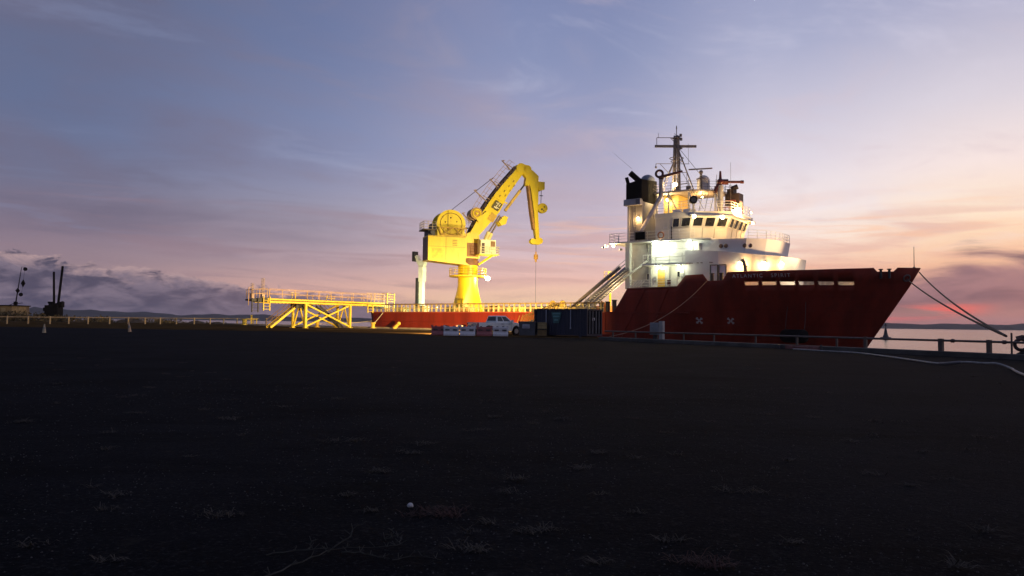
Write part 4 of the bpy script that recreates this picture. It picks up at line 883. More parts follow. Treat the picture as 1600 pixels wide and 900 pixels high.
# knuckle jib
JP = [(8.5, 26.05), (9.1, 26.3), (10.0, 25.9), (10.95, 25.1), (10.95, 22.5), (10.92, 19.2), (11.2, 15.2), (11.15, 14.5), (10.7, 14.4), (10.6, 15.2), (10.28, 19.2), (9.7, 23.0), (9.3, 24.2), (8.4, 25.3)]
m = MB(); m.ext(JP, Q(0, .42, 0), (1, 0, 0), (0, 0, 1), (0, .84, 0)); jib = cp(m, 'knuckle_jib')
m = MB(); m.ext([(9.15, 23.6), (9.45, 23.4), (10.1, 19.1), (10.5, 16.4), (10.2, 16.5), (9.75, 19.0)], Q(0, .46, 0), (1, 0, 0), (0, 0, 1), (0, .92, 0)); cp(m, 'jib_web', mat('web ochre', (.40, .20, .04), .6), jib)
m = MB(); m.ext([(8.75, 23.5), (9.4, 23.4), (9.5, 24.5), (8.9, 24.6)], Q(0, .5, 0), (1, 0, 0), (0, 0, 1), (0, 1.0, 0)); cp(m, 'cylinder_lug', yellow_p, jib)
m = MB(); m.cyl(Q(5.7, 0, 19.2), Q(8.1, 0, 22.6), .24, 10); jc = cp(m, 'jib_cylinder', mat('jib cylinder ochre', (.62, .42, .10), .4), None, True)
m = MB(); m.cyl(Q(8.0, 0, 22.5), Q(9.1, 0, 24.0), .13, 8); cp(m, 'cylinder_rod', dark_s, jc, True)
m = MB(); m.b(10.95, 11.95, -.5, .5, 23.0, 24.2); m.cyl(Q(11.3, .6, 23.1), Q(11.3, -.6, 23.1), .35); cp(m, 'jib_box', yellow_p, jib)
m = MB(); m.cyl(Q(11.75, .3, 20.0), Q(11.75, -.3, 20.0), .8, 20); sh_ = cp(m, 'sheave', yellow_p, jib, True)
m = MB(); m.cyl(Q(11.6, .33, 19.8), Q(11.6, .30, 19.8), .16); m.cyl(Q(12.0, .33, 20.2), Q(12.0, .30, 20.2), .12); m.cyl(Q(11.9, .33, 19.6), Q(11.9, .30, 19.6), .1); cp(m, 'sheave_hole', dark_s, sh_)
m = MB(); m.cyl(Q(10.2, .4, 14.6), Q(10.2, -.4, 14.6), .45, 14); m.cyl(Q(11.3, .4, 14.7), Q(11.3, -.4, 14.7), .5, 14); m.b(10.2, 11.3, -.35, .35, 14.1, 14.9); cp(m, 'head_sheave', yellow_p, jib, True)
m = MB(); m.tube(Q(11.5, .2, 23.0), Q(11.45, .2, 20.5), .05, 5); m.box(Q(11.5, .2, 22), (.5, .2, .1)); m.path([Q(9.9, 0, 18.8), Q(10.5, 0, 15)], .04, 5); cp(m, 'jib_wire', dark_s, jib)
m = MB(); m.tube(Q(10.8, 0, 14.2), Q(10.8, 0, 12.8), .04, 5); m.tube(Q(10.8, 0, 11.4), Q(10.8, 0, 3.9), .022, 5); cp(m, 'hoist_wire', dark_s)
m = MB(); m.cyl(Q(10.8, 0, 11.75), Q(10.8, 0, 12.5), .33, 10); m.cyl(Q(10.8, 0, 12.5), Q(10.8, 0, 12.95), .12, 8); m.cyl(Q(10.8, 0, 11.3), Q(10.8, 0, 11.75), .15, 8); cp(m, 'hook_block', mat('hook block amber', (.55, .28, .03), .5), None, True)
m = MB(); m.tube(Q(-3.0, .5, 18.5), Q(3.6, .5, 24.2), .04, 5); m.tube(Q(-3.0, .2, 18.5), Q(3.7, .2, 24.3), .03, 5); cp(m, 'winch_wire', dark_s)

# boom rest and other fixtures of the ship aft
brc = mat('boom rest white', (.74, .78, .66), .5, var=.06)
BR = []
m = MB(); m.b(-45.85, -45.1, -1.1, -.5, 2.83, 8.0); m.b(-45.9, -44.95, -1.2, -.4, 8.0, 10.4); m.ext([(-45.9, 10.4), (-44.95, 10.4), (-44.4, 11.9), (-44.6, 12.0), (-45.2, 11.4), (-46.0, 11.4), (-46.5, 12.3), (-46.8, 12.1), (-46.4, 11.1)], P(0, 1.15, 0), (1, 0, 0), (0, 0, 1), (0, .7, 0)); part(m, 'boom_rest', brc)
m = MB(); m.b(-46.5, -46.02, -1.2, -.4, 3, 8.6); m.b(-47.3, -46.8, -1.3, -.4, 11.3, 12.9); part(m, 'boom_rest_ladder', dark_s)
f = fitting(-39.8, 3.2, 3.9, lamp_c, (.3, .3, .3), 'floodlight', .12); m = MB(); m.tube(P(-39.8, 3.2, 2.83), P(-39.8, 3.2, 3.9), .08); part(m, 'lamp_post', grey_s, f)
lamp(f, P(-40.3, 3.6, 4.3), 3000, (.85, 1, .62), aim=P(-46.5, 3, 5.5), cone=125, r=.2)

# loose gear on the aft deck (separate things, lashed on deck)
def gear(name, label, cat, u, v, build):
    o = root(name, label, cat, wpos(u, v, 2.83), R(-37)); build(o); return o
def b_winch(o):
    m = MB(); m.cyl((-.7, 0, .9), (.7, 0, .9), .55, 14); m.build('drum', mat('gear yellow', (.62, .42, .05), .5), o, True)
    for s in (-1, 1): m = MB(); m.cyl((s * .75, 0, .9), (s * .85, 0, .9), .9, 16); m.build('drum_flange', mat('gear yellow', (.62, .42, .05), .5), o, True)
    m = MB(); m.b(-1, 1, -.7, .7, 0, .25); m.build('base', dark_s, o)
gear('deck_winch', 'yellow drum winch on the aft deck right of the crane wire', 'winch', -17.2, 4.0, b_winch)
def b_net(o):
    m = MB(); m.sphere((0, 0, .5), 1.0, 12, 7, (1.5, 1, .75)); m.sphere((1.0, .2, .6), .8, 12, 7); m.sphere((-1.1, 0, .4), .7, 12, 7); m.build('heap', mat('net yellow', (.60, .45, .05), .8, var=.4, scale=3, bump=1), o, True)
gear('net_heap', 'yellow heap of netting on the ship deck behind the container', 'netting', -13.4, 4.5, b_net)
def b_orange(o):
    m = MB(); m.b(-1, 1, -.5, .5, 0, 1.0); m.build('body', mat('orange machine paint', (.62, .20, .05), .5), o)
    m = MB(); m.cyl((.2, 0, 1.0), (.2, 0, 1.5), .5); m.build('drum', mat('orange machine paint', (.62, .20, .05), .5), o, True)
    m = MB(); m.bar((0, 0, 1.3), (-1.6, 0, 2.2), .14); m.build('arm', mat('arm brown', (.3, .15, .05), .6), o)
gear('deck_hoist', 'orange deck hoist with a raised arm behind the blue container', 'hoist', -9.8, 4.2, b_orange)
def b_crate(sx, sy_, sz, mm):
    def f(o):
        m = MB(); m.b(-sx / 2, sx / 2, -sy_ / 2, sy_ / 2, .1, sz); m.build('body', mm, o)
        m = MB()
        for x in (-sx / 2, 0, sx / 2):
            m.b(x - .05, x + .05, -sy_ / 2 - .04, -sy_ / 2, .1, sz)
        m.b(-sx / 2, sx / 2, -sy_ / 2 - .05, -sy_ / 2 - .01, sz - .1, sz); m.b(-sx / 2, sx / 2, -.4, .4, 0, .1); m.build('frame', rail_y, o)
    return f
gl = [(-44.3, 'pale green', (.42, .50, .30), 'at the stern under the platform ladder'), (-41.3, 'white', (.65, .66, .5), 'next to the white boom rest'), (-31.5, 'tan', (.5, .33, .10), 'just right of the crane pedestal'), (-27.0, 'brown', (.28, .15, .06), 'below the crane jib'), (-22.6, 'mustard', (.55, .36, .06), 'in line with the hanging crane wire')]
for i, (u, n_, c3, w_) in enumerate(gl):
    gear('deck_crate', n_ + ' cargo crate behind the ship rail ' + w_, 'crate', u, 6.2 - (i % 2) * 1.2, b_crate(1.6 + .5 * (i % 3), 1.1, .9 + .25 * (i % 2), mat('crate ' + n_, c3, .6, var=.2)))['group'] = 'cargo crates on the aft deck'

# ================================================================== yellow loading platform on the quay
JT = root('loading_platform', 'yellow steel access platform on braced legs reaching over the ship stern', 'platform', (-28.4, 102, 0), math.atan2(.8, .6))
def J(s, c, z): return (s, -c, z)       # s towards the ship, c towards the right, z up
def jp(mb, name, m=None, parent=None, smooth=False): return mb.build(name, m or jet_y, parent or JT, smooth)
JD = 4.30
m = MB()
for c in (0, -2.8):
    m.b(-6.2, 14.6, -c - .1, -c + .1, 3.82, 4.05); m.b(-6.2, 14.6, -c - .16, -c + .16, 4.18, 4.38); pass
for i in range(16): m.b(-6 + i * 1.36, -5.86 + i * 1.36, -.0, 2.8, 3.95, 4.15)
jp(m, 'deck_girder')
for c in (0, -2.8): m = MB(); m.b(-6.2, 14.6, -c - .03, -c + .03, 4.05, 4.18); jp(m, 'girder_web', mat('girder web shade brown', (.16, .085, .02), .7, var=.3))  # web coloured darker for the shade line between the flanges
m = MB(); m.b(-6.2, 14.6, .05, 2.75, 4.385, 4.43); jp(m, 'deck_grating', dark_s)
for s in (0, 7.9):
    for c in (0, -2.8):
        m = MB(); z0 = gz(102 + .8 * s - .6 * c); m.b(s - .15, s + .15, -c - .15, -c + .15, z0 + .06, 3.82); m.b(s - .3, s + .3, -c - .3, -c + .3, z0, z0 + .06); jp(m, 'leg')
def brace(p, q_, w=.2): m = MB(); m.bar(p, q_, w); jp(m, 'brace')
for c in (0, -2.8):
    brace(J(.2, c + .02, 3.7), J(7.7, c + .02, .75), .2); brace(J(.2, c - .22, .7), J(7.7, c - .22, 3.7), .2)
for s in (0, 7.9):
    brace(J(s, -.2, .75), J(s, -1.4, 3.75), .16); brace(J(s, -2.6, .75), J(s, -1.4, 3.75), .16)
railp = mat('platform rail paint', (.62, .40, .20), .5, var=.2)
for c in (.0, -2.8): railing([J(-5.9, c, 4.43), J(14.6, c, 4.43)], 1.2, railp, 1, 2.0, .032, 'railing', JT)
railing([J(11.5, -.4, 4.43), J(14.6, -.4, 4.43), J(16.4, -.4, 4.6), J(16.4, -2.6, 4.6)], 1.35, railp, 2, .8, .032, 'railing', JT)
# hanging ladders
def ladder(s, z0, z1, w=1.1, c=.25, mm=None, thick=.12):
    m = MB()
    for d in (0, w): m.bar(J(s + d, c, z0), J(s + d, c, z1), thick)
    k = int((z1 - z0) / .38)
    for i in range(k): m.bar(J(s, c, z0 + .2 + i * .38), J(s + w, c, z0 + .2 + i * .38), .05)
    jp(m, 'ladder', mm or jet_y)
ladder(-6.9, 2.75, 4.6, .95); ladder(-8.6, 2.5, 4.35, .9, mm=dark_s)
ladder(15.0, 2.85, 5.9, 1.5); ladder(11.1, 2.8, 4.0, 1.0)
# left outboard landing, dark and ramped
m = MB(); m.ext([(-8.7, 4.0), (-6.9, 3.85), (-6.2, 3.9), (-6.2, 4.45), (-7.2, 4.4), (-8.7, 4.2)], J(0, .1, 0), (1, 0, 0), (0, 0, 1), (0, 1.2, 0)); jp(m, 'landing', dark_s)
railing([J(-6.3, .15, 4.5), J(-8.6, .15, 4.3), J(-8.6, -1.0, 4.3)], 1.15, railp, 1, 1.3, .04, 'railing', JT)
for s, zt in ((-8.3, 6.2), (-6.75, 6.95)):
    m = MB()
    for d in (-.13, .13):
        for e in (-.13, .13): m.tube(J(s + d, -.2 + e, 4.3), J(s + d, -.2 + e, zt), .03, 5)
    for i in range(7): m.box(J(s, -.2, 4.6 + (zt - 4.6) * i / 6), (.3, .3, .04))
    m.box(J(s, -.2, 4.6), (.4, .4, .6)); jp(m, 'lattice_post', mat('post pink grey', (.45, .33, .28), .5))
m = MB(); m.tube(J(-8.95, 0, 3.4), J(-8.95, 0, 5.7), .05); m.bar(J(-8.95, 0, 5.7), J(-8.3, 0, 5.75), .05); jp(m, 'hose_reel_post', railp)
# stairs down at the near end and a second flight behind
def stairs(s0, z0, s1, z1, c0, w, mm):
    m = MB(); n = 14
    for c in (c0, c0 - w): m.bar(J(s0, c, z0), J(s1, c, z1), .08, .28)
    for i in range(n): t = (i + .5) / n; m.box(J(s0 + (s1 - s0) * t, c0 - w / 2, z0 + (z1 - z0) * t), (.26, w, .05))
    st = jp(m, 'stairway', mm)
    m = MB()
    for c in (c0, c0 - w):
        for h in (.55, 1.05): m.tube(J(s0, c, z0 + h), J(s1, c, z1 + h), .035, 5)
        for i in range(6): t = i / 5; m.tube(J(s0 + (s1 - s0) * t, c, z0 + (z1 - z0) * t), J(s0 + (s1 - s0) * t, c, z0 + (z1 - z0) * t + 1.05), .03, 5)
    jp(m, 'handrail', mat('handrail dark', (.22, .13, .05), .5), st)
stairs(-4.7, .52, -.4, 3.6, -1.2, .95, jet_y)
stairs(3.6, 3.6, 8.0, .55, -1.5, .9, dark_s)
m = MB(); m.b(-.9, 1.9, .9, 2.2, 3.2, 3.8); m.b(.1, .9, 1.0, 2.0, 2.9, 3.2); jp(m, 'under_deck_box', dark_s)
m = MB(); m.box(J(5.2, -1.5, 4.75), (1.6, .9, .05)); m.bar(J(4.7, -1.5, 4.43), J(4.9, -1.5, 5.3), .08); m.bar(J(5.7, -1.5, 4.43), J(5.5, -1.5, 5.3), .08); jp(m, 'valve_stand', jet_y); m = MB(); m.box(J(-.9, -1.5, 5.3), (1.5, .6, .06)); m.bar(J(-1.2, -1.5, 4.43), J(-1.2, -1.5, 5.3), .08); m.bar(J(-.6, -1.5, 4.43), J(-.6, -1.5, 5.3), .08); jp(m, 'valve_stand', jet_y)
for s in (2.4, 3.4, 6.2, 8.8, 9.6): m = MB(); m.bar(J(s, -1.6, 4.43), J(s, -1.6, 5.15), .06); m.torus(J(s, -1.6, 5.1), .2, .04, (0, 0, 1), 10, 5); jp(m, 'hand_valve', railp)
m = MB(); m.b(11.6, 14.8, .0, .2, 3.45, 3.8); jp(m, 'outboard_bracket', dark_s)

# ================================================================== things on the quay
def bollard(name, label, x, Y, mm, h=.85, r=.35, cat='bollard', group=None):
    o = root(name, label, cat, (x, Y, gz(Y)), 0, group)
    m = MB(); m.cyl((0, 0, 0), (0, 0, h * .8), r * .8, 14); m.cyl((0, 0, 0), (0, 0, .08), r * 1.4, 14); m.build('post', mm, o, True)
    m = MB(); m.cyl((0, 0, h * .8), (0, 0, h), r * 1.15, 14); m.build('cap', mm, o, True)
    return o
bol_y = mat('bollard yellow', (.65, .45, .05), .6, var=.15)
bollard('bollard', 'yellow mooring bollard holding the stern rope at the stern corner', -20.3, 108.6, bol_y, group='yellow quay bollards')
o = root('bollard', 'tilted yellow bollard on the lit quay further right of the stern', 'bollard', (-16.4, 105.6, gz(105)), 0, 'yellow quay bollards')
m = MB(); m.path([(-.35, 0, 0), (0, 0, .4), (.3, 0, .75)], .28, 10, .2); m.build('post', bol_y, o, True); m = MB(); m.sphere((.32, 0, .75), .28, 10, 6); m.build('cap', bol_y, o, True)
bollard('bollard', 'pale bollard beneath the yellow loading platform', -29.0, 110.5, bol_y, .9, .32, group='yellow quay bollards')
bollard('bollard', 'squat bollard beside the fence left of the platform stairs', -45.5, 126.0, bol_y, 1.0, .4, group='yellow quay bollards')

def rope(name, label, pts, r, mm=rope_m, sag=0, n=24, cat='rope', group=None):
    a, b2 = Vector(pts[0]), Vector(pts[-1]); P_ = []
    if len(pts) == 2:
        for i in range(n + 1):
            t = i / n; P_.append(a + (b2 - a) * t - Vector((0, 0, 4 * sag * t * (1 - t))))
    else: P_ = pts
    m = MB(); m.path(P_, r, 6); return tag(m.build(name, mm, None, True), label, cat, group)
pale_rope = mat('pale rope', (.55, .45, .30), .8, var=.2)
rope('mooring_line', 'pale rope from the stern corner down to the yellow bollard', [wpos(-46.0, 8.6, 2.9), (-20.3, 108.6, gz(108.6) + .6)], .06, pale_rope, .1, group='mooring ropes of the ship')
rope('mooring_line', 'pale rope from the ship stern leftwards under the platform', [wpos(-49.0, 8.0, 1.6), (-29.0, 110.5, gz(110.5) + .5)], .05, pale_rope, .15, group='mooring ropes of the ship')
rope('mooring_line', 'thin slack rope from the hull notch down to the quay edge', [wpos(5.6, 8.55, 6.5), (8.1, 61.2, .5)], .024, mat('brown rope', (.22, .12, .08), .8), 1.1, group='mooring ropes of the ship')
HK = Vector((26.0, 37.3, 0))
rope('mooring_line', 'upper dark rope from the bow tip to the quay hook', [wpos(25.2, .2, 7.3), (25.0, 37.5, 1.18)], .062, rope_m, .45, group='mooring ropes of the ship')
rope('mooring_line', 'lower dark rope from the bow fairlead to the quay hook', [wpos(24.1, .6, 6.6), (25.05, 37.5, 1.15)], .062, rope_m, .35, group='mooring ropes of the ship')

# pipe rail along the kerb
rail_m = mat('rail weathered pipe', (.085, .060, .048), .6, var=.3, scale=2, col2=(.11, .04, .025))
GR = root('guard_rail', 'low brown pipe rail on short posts along the quay kerb', 'railing', (7.78, 61.7, 0), math.atan2(KD.y, KD.x))
def kz(d): return gz(61.7 + KD.y * d)
m = MB(); m.path([(d, 0, kz(d) + .84 - kz(d) * .0 - (kz(d) - 0) * .55) for d in [0.0 + 2 * i for i in range(0, 19)]], .06, 8); m.build('rail', rail_m, GR, True)
for d, w in ((1.0, .1), (3.6, .1), (8.6, .1), (11.4, .1), (14.9, .1), (18.0, .12), (20.7, .1), (22.5, .16), (26.7, .22), (29.05, .2), (32.5, .2), (35.5, .2)):
    m = MB(); z = kz(d); zt = z * .45 + .84; m.b(d - w / 2, d + w / 2, -w / 2, w / 2, z + .2, zt + (.1 if w > .15 else 0)); p = m.build('post', rail_m, GR)
for d in (27.3, 29.75, 33.4):
    m = MB(); zt = kz(d) * .45 + .84; m.cyl((d - .07, 0, zt), (d + .07, 0, zt), .105, 10); m.build('pipe_collar', rail_m, GR, True)
m = MB(); m.tube((30.15, -.2, kz(30) + .2), (30.15, -.2, 1.32), .045, 6); m.build('tall_post', rail_m, GR)
# fence on the left
fen = mat('fence white paint', (.34, .25, .15), .6, var=.15, col2=(.3, .2, .1))
FA, FB = Vector((-79, 100.5, 0)), Vector((-44.5, 137.5, 0)); fd = (FB - FA); L = fd.length; fd.normalize()
FE = root('white_fence', 'long white post and rail fence along the shore left of the platform', 'fence', tuple(FA), math.atan2(fd.y, fd.x))
m = MB(); m.path([(d, 0, gz(FA.y + fd.y * d) + 1.02) for d in range(0, int(L) + 1, 3)], .06, 6); m.build('rail', fen, FE, True)
rr_ = random.Random(2); d = .5
while d < L - .3:
    z = gz(FA.y + fd.y * d); m = MB(); m.b(d - .09, d + .09, -.09, .09, z - .1, z + 1.12 + rr_.uniform(-.04, .08)); m.build('post', fen, FE); d += 2.75 + rr_.uniform(-.35, .35)
# yellow ladder posts and box by the fence
o = root('warning_post', 'yellow twin post marker standing at the fence end', 'post', (-46.2, 131.5, gz(131.5)), R(20))
m = MB(); m.b(-.15, .15, -.1, .1, 0, 1.7); m.b(-.9, -.75, -.08, .08, 0, 1.1); m.b(.8, .95, -.08, .08, 0, 1.1); m.build('post', bol_y, o); m = MB(); m.b(-1.0, 1.0, -.06, .06, .9, 1.05); m.build('cross_bar', bol_y, o)

# power pedestal on the kerb
o = root('power_cabinet', 'grey electrical cabinet on a post by the quay rail', 'cabinet', (11.25, 57.6, kz(0) * .9), R(-35))
m = MB(); m.b(-.42, .28, -.25, .25, .55, 1.5); cb = m.build('cabinet', mat('cabinet grey', (.26, .27, .28), .5, var=.1), o, bevel=.02)
m = MB(); m.b(-.36, .2, -.27, -.25, .62, 1.42); dd = m.build('cabinet_door', mat('cabinet grey door', (.22, .23, .24), .5), cb)
m = MB(); m.b(.30, .62, -.2, .2, 0, 1.62); m.build('back_post', mat('post concrete', (.34, .33, .31), .8), o); m = MB(); m.b(-.2, .1, -.15, .15, 0, .55); m.build('stand', dark_s, o)

# blue container
CX_ = root('shipping_container', 'dark blue shipping container with green sign parked on the quay edge', 'container', (6.95, 68.6, gz(68.6) + .16), R(-40))
cw, cl, ch = 2.44, 6.06, 2.5
m = MB()    # corrugated shell: long side faces the camera along -x, end along +y
def corr(p0, p1, n, depth, z0, z1, nrm):
    p0, p1, nrm = Vector(p0), Vector(p1), Vector(nrm); vs = []; k = n * 4
    for i in range(k + 1):
        t = i / k; w = (0, depth, depth, 0)[i % 4] * -1
        p = p0 + (p1 - p0) * t + nrm * w; vs += [(p.x, p.y, z0), (p.x, p.y, z1)]
    return vs, [(2 * i, 2 * i + 2, 2 * i + 3, 2 * i + 1) for i in range(k)]
m.b(-cl + .05, -.05, .05, cw - .05, .1, ch - .06)
body = m.build('body', cont_b, CX_)
m = MB(); vs, fs = corr((-cl, 0, 0), (0, 0, 0), 20, .035, .14, ch - .1, (0, -1, 0)); m.add(vs, fs); m.build('side_panel', cont_b, CX_)
m = MB(); vs, fs = corr((0, 0, 0), (0, cw, 0), 9, .04, .14, ch - .1, (1, 0, 0)); m.add(vs, fs); ep = m.build('end_panel', mat('container end black blue', (.005, .006, .010), .7, var=.3, spec=.15), CX_)
m = MB()
for x in (-cl, 0):
    for y in (0, cw): m.b(x - .08, x + .08, y - .08, y + .08, 0, ch)
for z in (.07, ch - .06):
    m.b(-cl, 0, -.07, .07, z - .07, z + .07); m.b(-cl, 0, cw - .07, cw + .07, z - .07, z + .07); m.b(-.07, .07, 0, cw, z - .07, z + .07); m.b(-cl - .07, -cl + .07, 0, cw, z - .07, z + .07)
m.build('corner_frame', cont_b, CX_)
m = MB(); m.b(-cl, 0, 0, cw, ch - .04, ch + .01); m.build('roof', dark_s, CX_)
for x in (-4.65, -1.75):
    m = MB(); m.b(x - .035, x + .035, -.11, -.06, .75, ch - .08); m.b(x - .06, x + .06, -.12, -.06, .62, .76); m.build('lashing_strap', mat('strap grey', (.34, .36, .42), .6), CX_)
m = MB(); m.ext([(-.75, .45), (.5, .45), (.35, -.1), (.15, -.6), (-.5, -.6), (-.55, -.1)], (-3.3, -.065, 1.75), (1, 0, 0), (0, 0, 1), (0, -.03, 0)); sg = m.build('company_sign', mat('sign teal', (.03, .11, .11), .5), CX_)
m = MB()
for z, w in ((1.98, .9), (1.72, .75), (1.38, .45)): m.b(-3.42 - w / 2, -3.42 + w / 2, -.105, -.096, z, z + .15)
m.build('sign_lettering', mat('sign letter', (.10, .26, .26), .5), sg)
vs, fs = text_mesh('F9', .38); m = MB(); m.add([(.055 + z, .85 + x, 1.42 + y) for x, y, z in vs], fs); m.build('code_lettering', wht, CX_)
m = MB()
for y in (.45, .95, 1.5, 2.0): m.cyl((.06, y, .2), (.06, y, ch - .2), .03, 6)
m.build('lock_rod', grey_s, CX_)
m = MB()
for x in (-5.4, -.7): m.b(x - .15, x + .15, .0, cw, -.16, 0)
m.build('skid', dark_s, CX_)

# cabinet, stacked boxes and gangway left of the container
o = root('waste_skip', 'dark grey bin with a white notice between pickup and container', 'bin', (1.55, 71.5, gz(71.5)), R(-6))
m = MB(); m.prism([(-.75, -.5), (.75, -.5), (.75, .5), (-.75, .5)], .08, 1.32, [(-.8, -.55), (.8, -.55), (.8, .55), (-.8, .55)]); m.build('body', mat('bin grey', (.07, .075, .085), .6, var=.2), o)
m = MB(); m.b(-.85, .85, -.6, .6, 1.32, 1.42); m.build('lid', mat('bin grey lid', (.10, .10, .11), .6), o)
m = MB(); m.b(-.45, .25, -.58, -.56, .75, 1.15); nt_ = m.build('notice', mat('notice white', (.42, .44, .50), .6), o); m = MB(); m.b(-.38, .18, -.59, -.58, .82, .86); m.b(-.38, .1, -.59, -.58, .94, .98); m.build('notice_lettering', mat('notice text', (.15, .16, .2), .6), nt_)
for s, lab, c3, z, h in ((0, 'lower brown crate of the pair beside the container', (.20, .13, .05), 0, .62), (1, 'upper tan crate of the pair beside the container', (.34, .26, .12), .68, .66)):
    o = root('stacked_crate', lab, 'crate', (2.95 - .03 * s, 71.3, gz(71.3) + z), R(-3 + 5 * s), 'pair of crates by the container')
    m = MB(); m.b(-.42, .42, -.4, .4, .05, h); m.build('body', mat('stack crate %d' % s, c3, .8, var=.25, scale=3), o)
    m = MB()
    for zz in (.1, h * .5, h - .08): m.b(-.44, .44, -.43, -.40, zz - .05, zz + .05)
    m.build('slat_front', mat('stack slat %d' % s, tuple(x * .8 for x in c3), .8), o); m = MB(); m.b(-.4, -.25, -.4, .4, 0, .05); m.b(.25, .4, -.4, .4, 0, .05); m.build('skid', dark_s, o)
GW = root('gangway', 'yellow lattice gangway sloping up from the quay to the ship rail', 'gangway', (0, 0, 0))
ga, gb = Vector((.75, 84.0, 1.2)), Vector((5.2, 86.0, 2.75)); dirg = (gb - ga).normalized(); sd_ = dirg.cross(Vector((0, 0, 1))).normalized()
m = MB()
for s in (-.55, .55):
    m.bar(ga + sd_ * s, gb + sd_ * s, .1, .16); m.bar(ga + sd_ * s + Vector((.9, .3, 1.15)), gb + sd_ * s + Vector((0, 0, 1.1)), .08)
    for i in range(13):
        p = ga + (gb - ga) * i / 12 + sd_ * s; p2 = ga + (gb - ga) * min(1, (i + 1.1) / 12) + sd_ * s; m.bar(p, p2 + Vector((0, 0, 1.05)), .06)
m.build('side_truss', mat('gangway ochre', (.17, .095, .018), .6), GW)
m = MB(); m.loft([[p + sd_ * s + Vector((0, 0, h)) for s, h in ((-.5, 0), (.5, 0), (.5, .05), (-.5, .05))] for p in (ga, gb)]); m.build('walkway', dark_s, GW)
m = MB(); m.bar((.9, 84.1, gz(84)), (.9, 84.1, 1.35), .15); m.bar((2.2, 84.65, gz(84)), (2.0, 84.55, 1.5), .15); m.build('support_leg', dark_s, GW)
o = root('added_hull_light', 'low orange added light put out of sight behind the red end barrier to light the hull', 'added light', (-6.4, 73.6, gz(73.6)), R(10))  # added unseen lamp: throws the orange light on hull and quay
m = MB()
for x, y in ((-.3, -.2), (.3, -.2), (0, .3)): m.tube((x, y, 0), (0, 0, .42), .025, 5)
m.build('stand', dark_s, o); m = MB(); m.box((0, 0, .55), (.4, .2, .26)); wl = m.build('housing', dark_s, o); m = MB(); m.box((0, .115, .55), (.34, .02, .2)); m.build('lamp_lens', lamp_o, wl)
m = MB(); m.b(-.5, .5, .1, .72, .70, .715); m.build('hood', dark_s, wl)  # hood added to keep this beam low, off the crane
lamp(wl, (0, .2, .56), 76000, (1, .62, .22), aim=(0, 26, 1.6), cone=125, r=.05, blend=.8)

# white pickup truck
car_w = mat('pickup white paint', (.84, .87, .85), .25, var=.03); car_g = mat('pickup glass', (.03, .035, .04), .08)
PK = root('pickup_truck', 'white double cab pickup truck parked behind the plastic barriers', 'pickup truck', (-3.95, 73.2, gz(73.5)), R(38))
hw = .92
def arch(cx, r, n=7): return [(cx + r * math.cos(R(a)), .42 + r * math.sin(R(a))) for a in [180 - 180 * i / (n - 1) for i in range(n)]]
prof = [(0.05, .55)] + [(.55, .42)] + arch(1.15, .46) + [(1.75, .36), (3.75, .36)] + arch(4.32, .46) + [(4.9, .40), (5.28, .48), (5.32, .82), (5.2, 1.02), (4.9, 1.10), (3.95, 1.2), (2.1, 1.2), (2.05, 1.16), (0.0, 1.14)]
m = MB(); m.ext(prof, (0, -hw, 0), (1, 0, 0), (0, 0, 1), (0, 2 * hw, 0)); bd = m.build('body', car_w, PK, bevel=.035)
cabB = [(2.05, .86), (3.98, .86), (3.98, -.86), (2.05, -.86)]; cabT = [(2.2, .66), (3.25, .68), (3.25, -.68), (2.2, -.66)]
m = MB(); m.prism(cabB, 1.19, 1.78, cabT); cabin = m.build('cab', car_w, PK, bevel=.05)
def cquad(a, b2, c, d, s0, s1, t0, t1, name='window', mm=car_g, par=cabin):
    a, b2, c, d = map(Vector, (a, b2, c, d)); n = (b2 - a).cross(d - a).normalized(); f = lambda s, t: (a * (1 - s) + b2 * s) * (1 - t) + (d * (1 - s) + c * s) * t
    q4 = [f(s0, t0), f(s1, t0), f(s1, t1), f(s0, t1)]; m = MB(); m.loft([[p - n * .02 for p in q4], [p + n * .012 for p in q4]]); return m.build(name, mm, par)
L3 = lambda p, z: (p[0], p[1], z)
sA = (L3(cabB[3], 1.19), L3(cabB[2], 1.19), L3(cabT[2], 1.78), L3(cabT[3], 1.78))
cquad(*sA, .07, .42, .14, .86); cquad(*sA, .48, .88, .14, .86)
sB = (L3(cabB[1], 1.19), L3(cabB[0], 1.19), L3(cabT[0], 1.78), L3(cabT[1], 1.78)); cquad(*sB, .07, .46, .14, .86); cquad(*sB, .52, .9, .14, .86)
cquad(L3(cabB[0], 1.19), L3(cabB[3], 1.19), L3(cabT[3], 1.78), L3(cabT[0], 1.78), .08, .92, .2, .85, 'rear_window')
cquad(L3(cabB[2], 1.19), L3(cabB[1], 1.19), L3(cabT[1], 1.78), L3(cabT[2], 1.78), .06, .94, .1, .92, 'windscreen')
for s in (-1, 1):
    for x in (1.15, 4.32):
        w = root('wheel', None, None, (x, s * (hw - .12), .38)); w.parent = PK
        m = MB(); m.cyl((0, -.12, 0), (0, .12, 0), .38, 20); m.build('tyre', rubber, w, True)
        m = MB(); m.cyl((0, s * .10, 0), (0, s * .135, 0), .24, 14); m.build('rim', mat('alloy rim', (.30, .30, .31), .4, metal=.5), w, True)
    m = MB(); m.box((3.75, s * (hw + .1), 1.3), (.16, .22, .2)); m.build('mirror', car_w, PK)
    m = MB(); m.box((5.2, s * .7, .9), (.18, .36, .2)); m.build('headlight', mat('headlight glass', (.5, .5, .5), .1), PK)
    m = MB(); m.box((.02, s * .82, .92), (.06, .16, .36)); m.build('tail_light', mat('tail light red', (.18, .02, .02), .3), PK)
for x in (2.75, 3.6): m = MB(); m.box((x - .1, -hw - .015, 1.03), (.18, .03, .045)); m.build('door_handle', grey_s, PK)
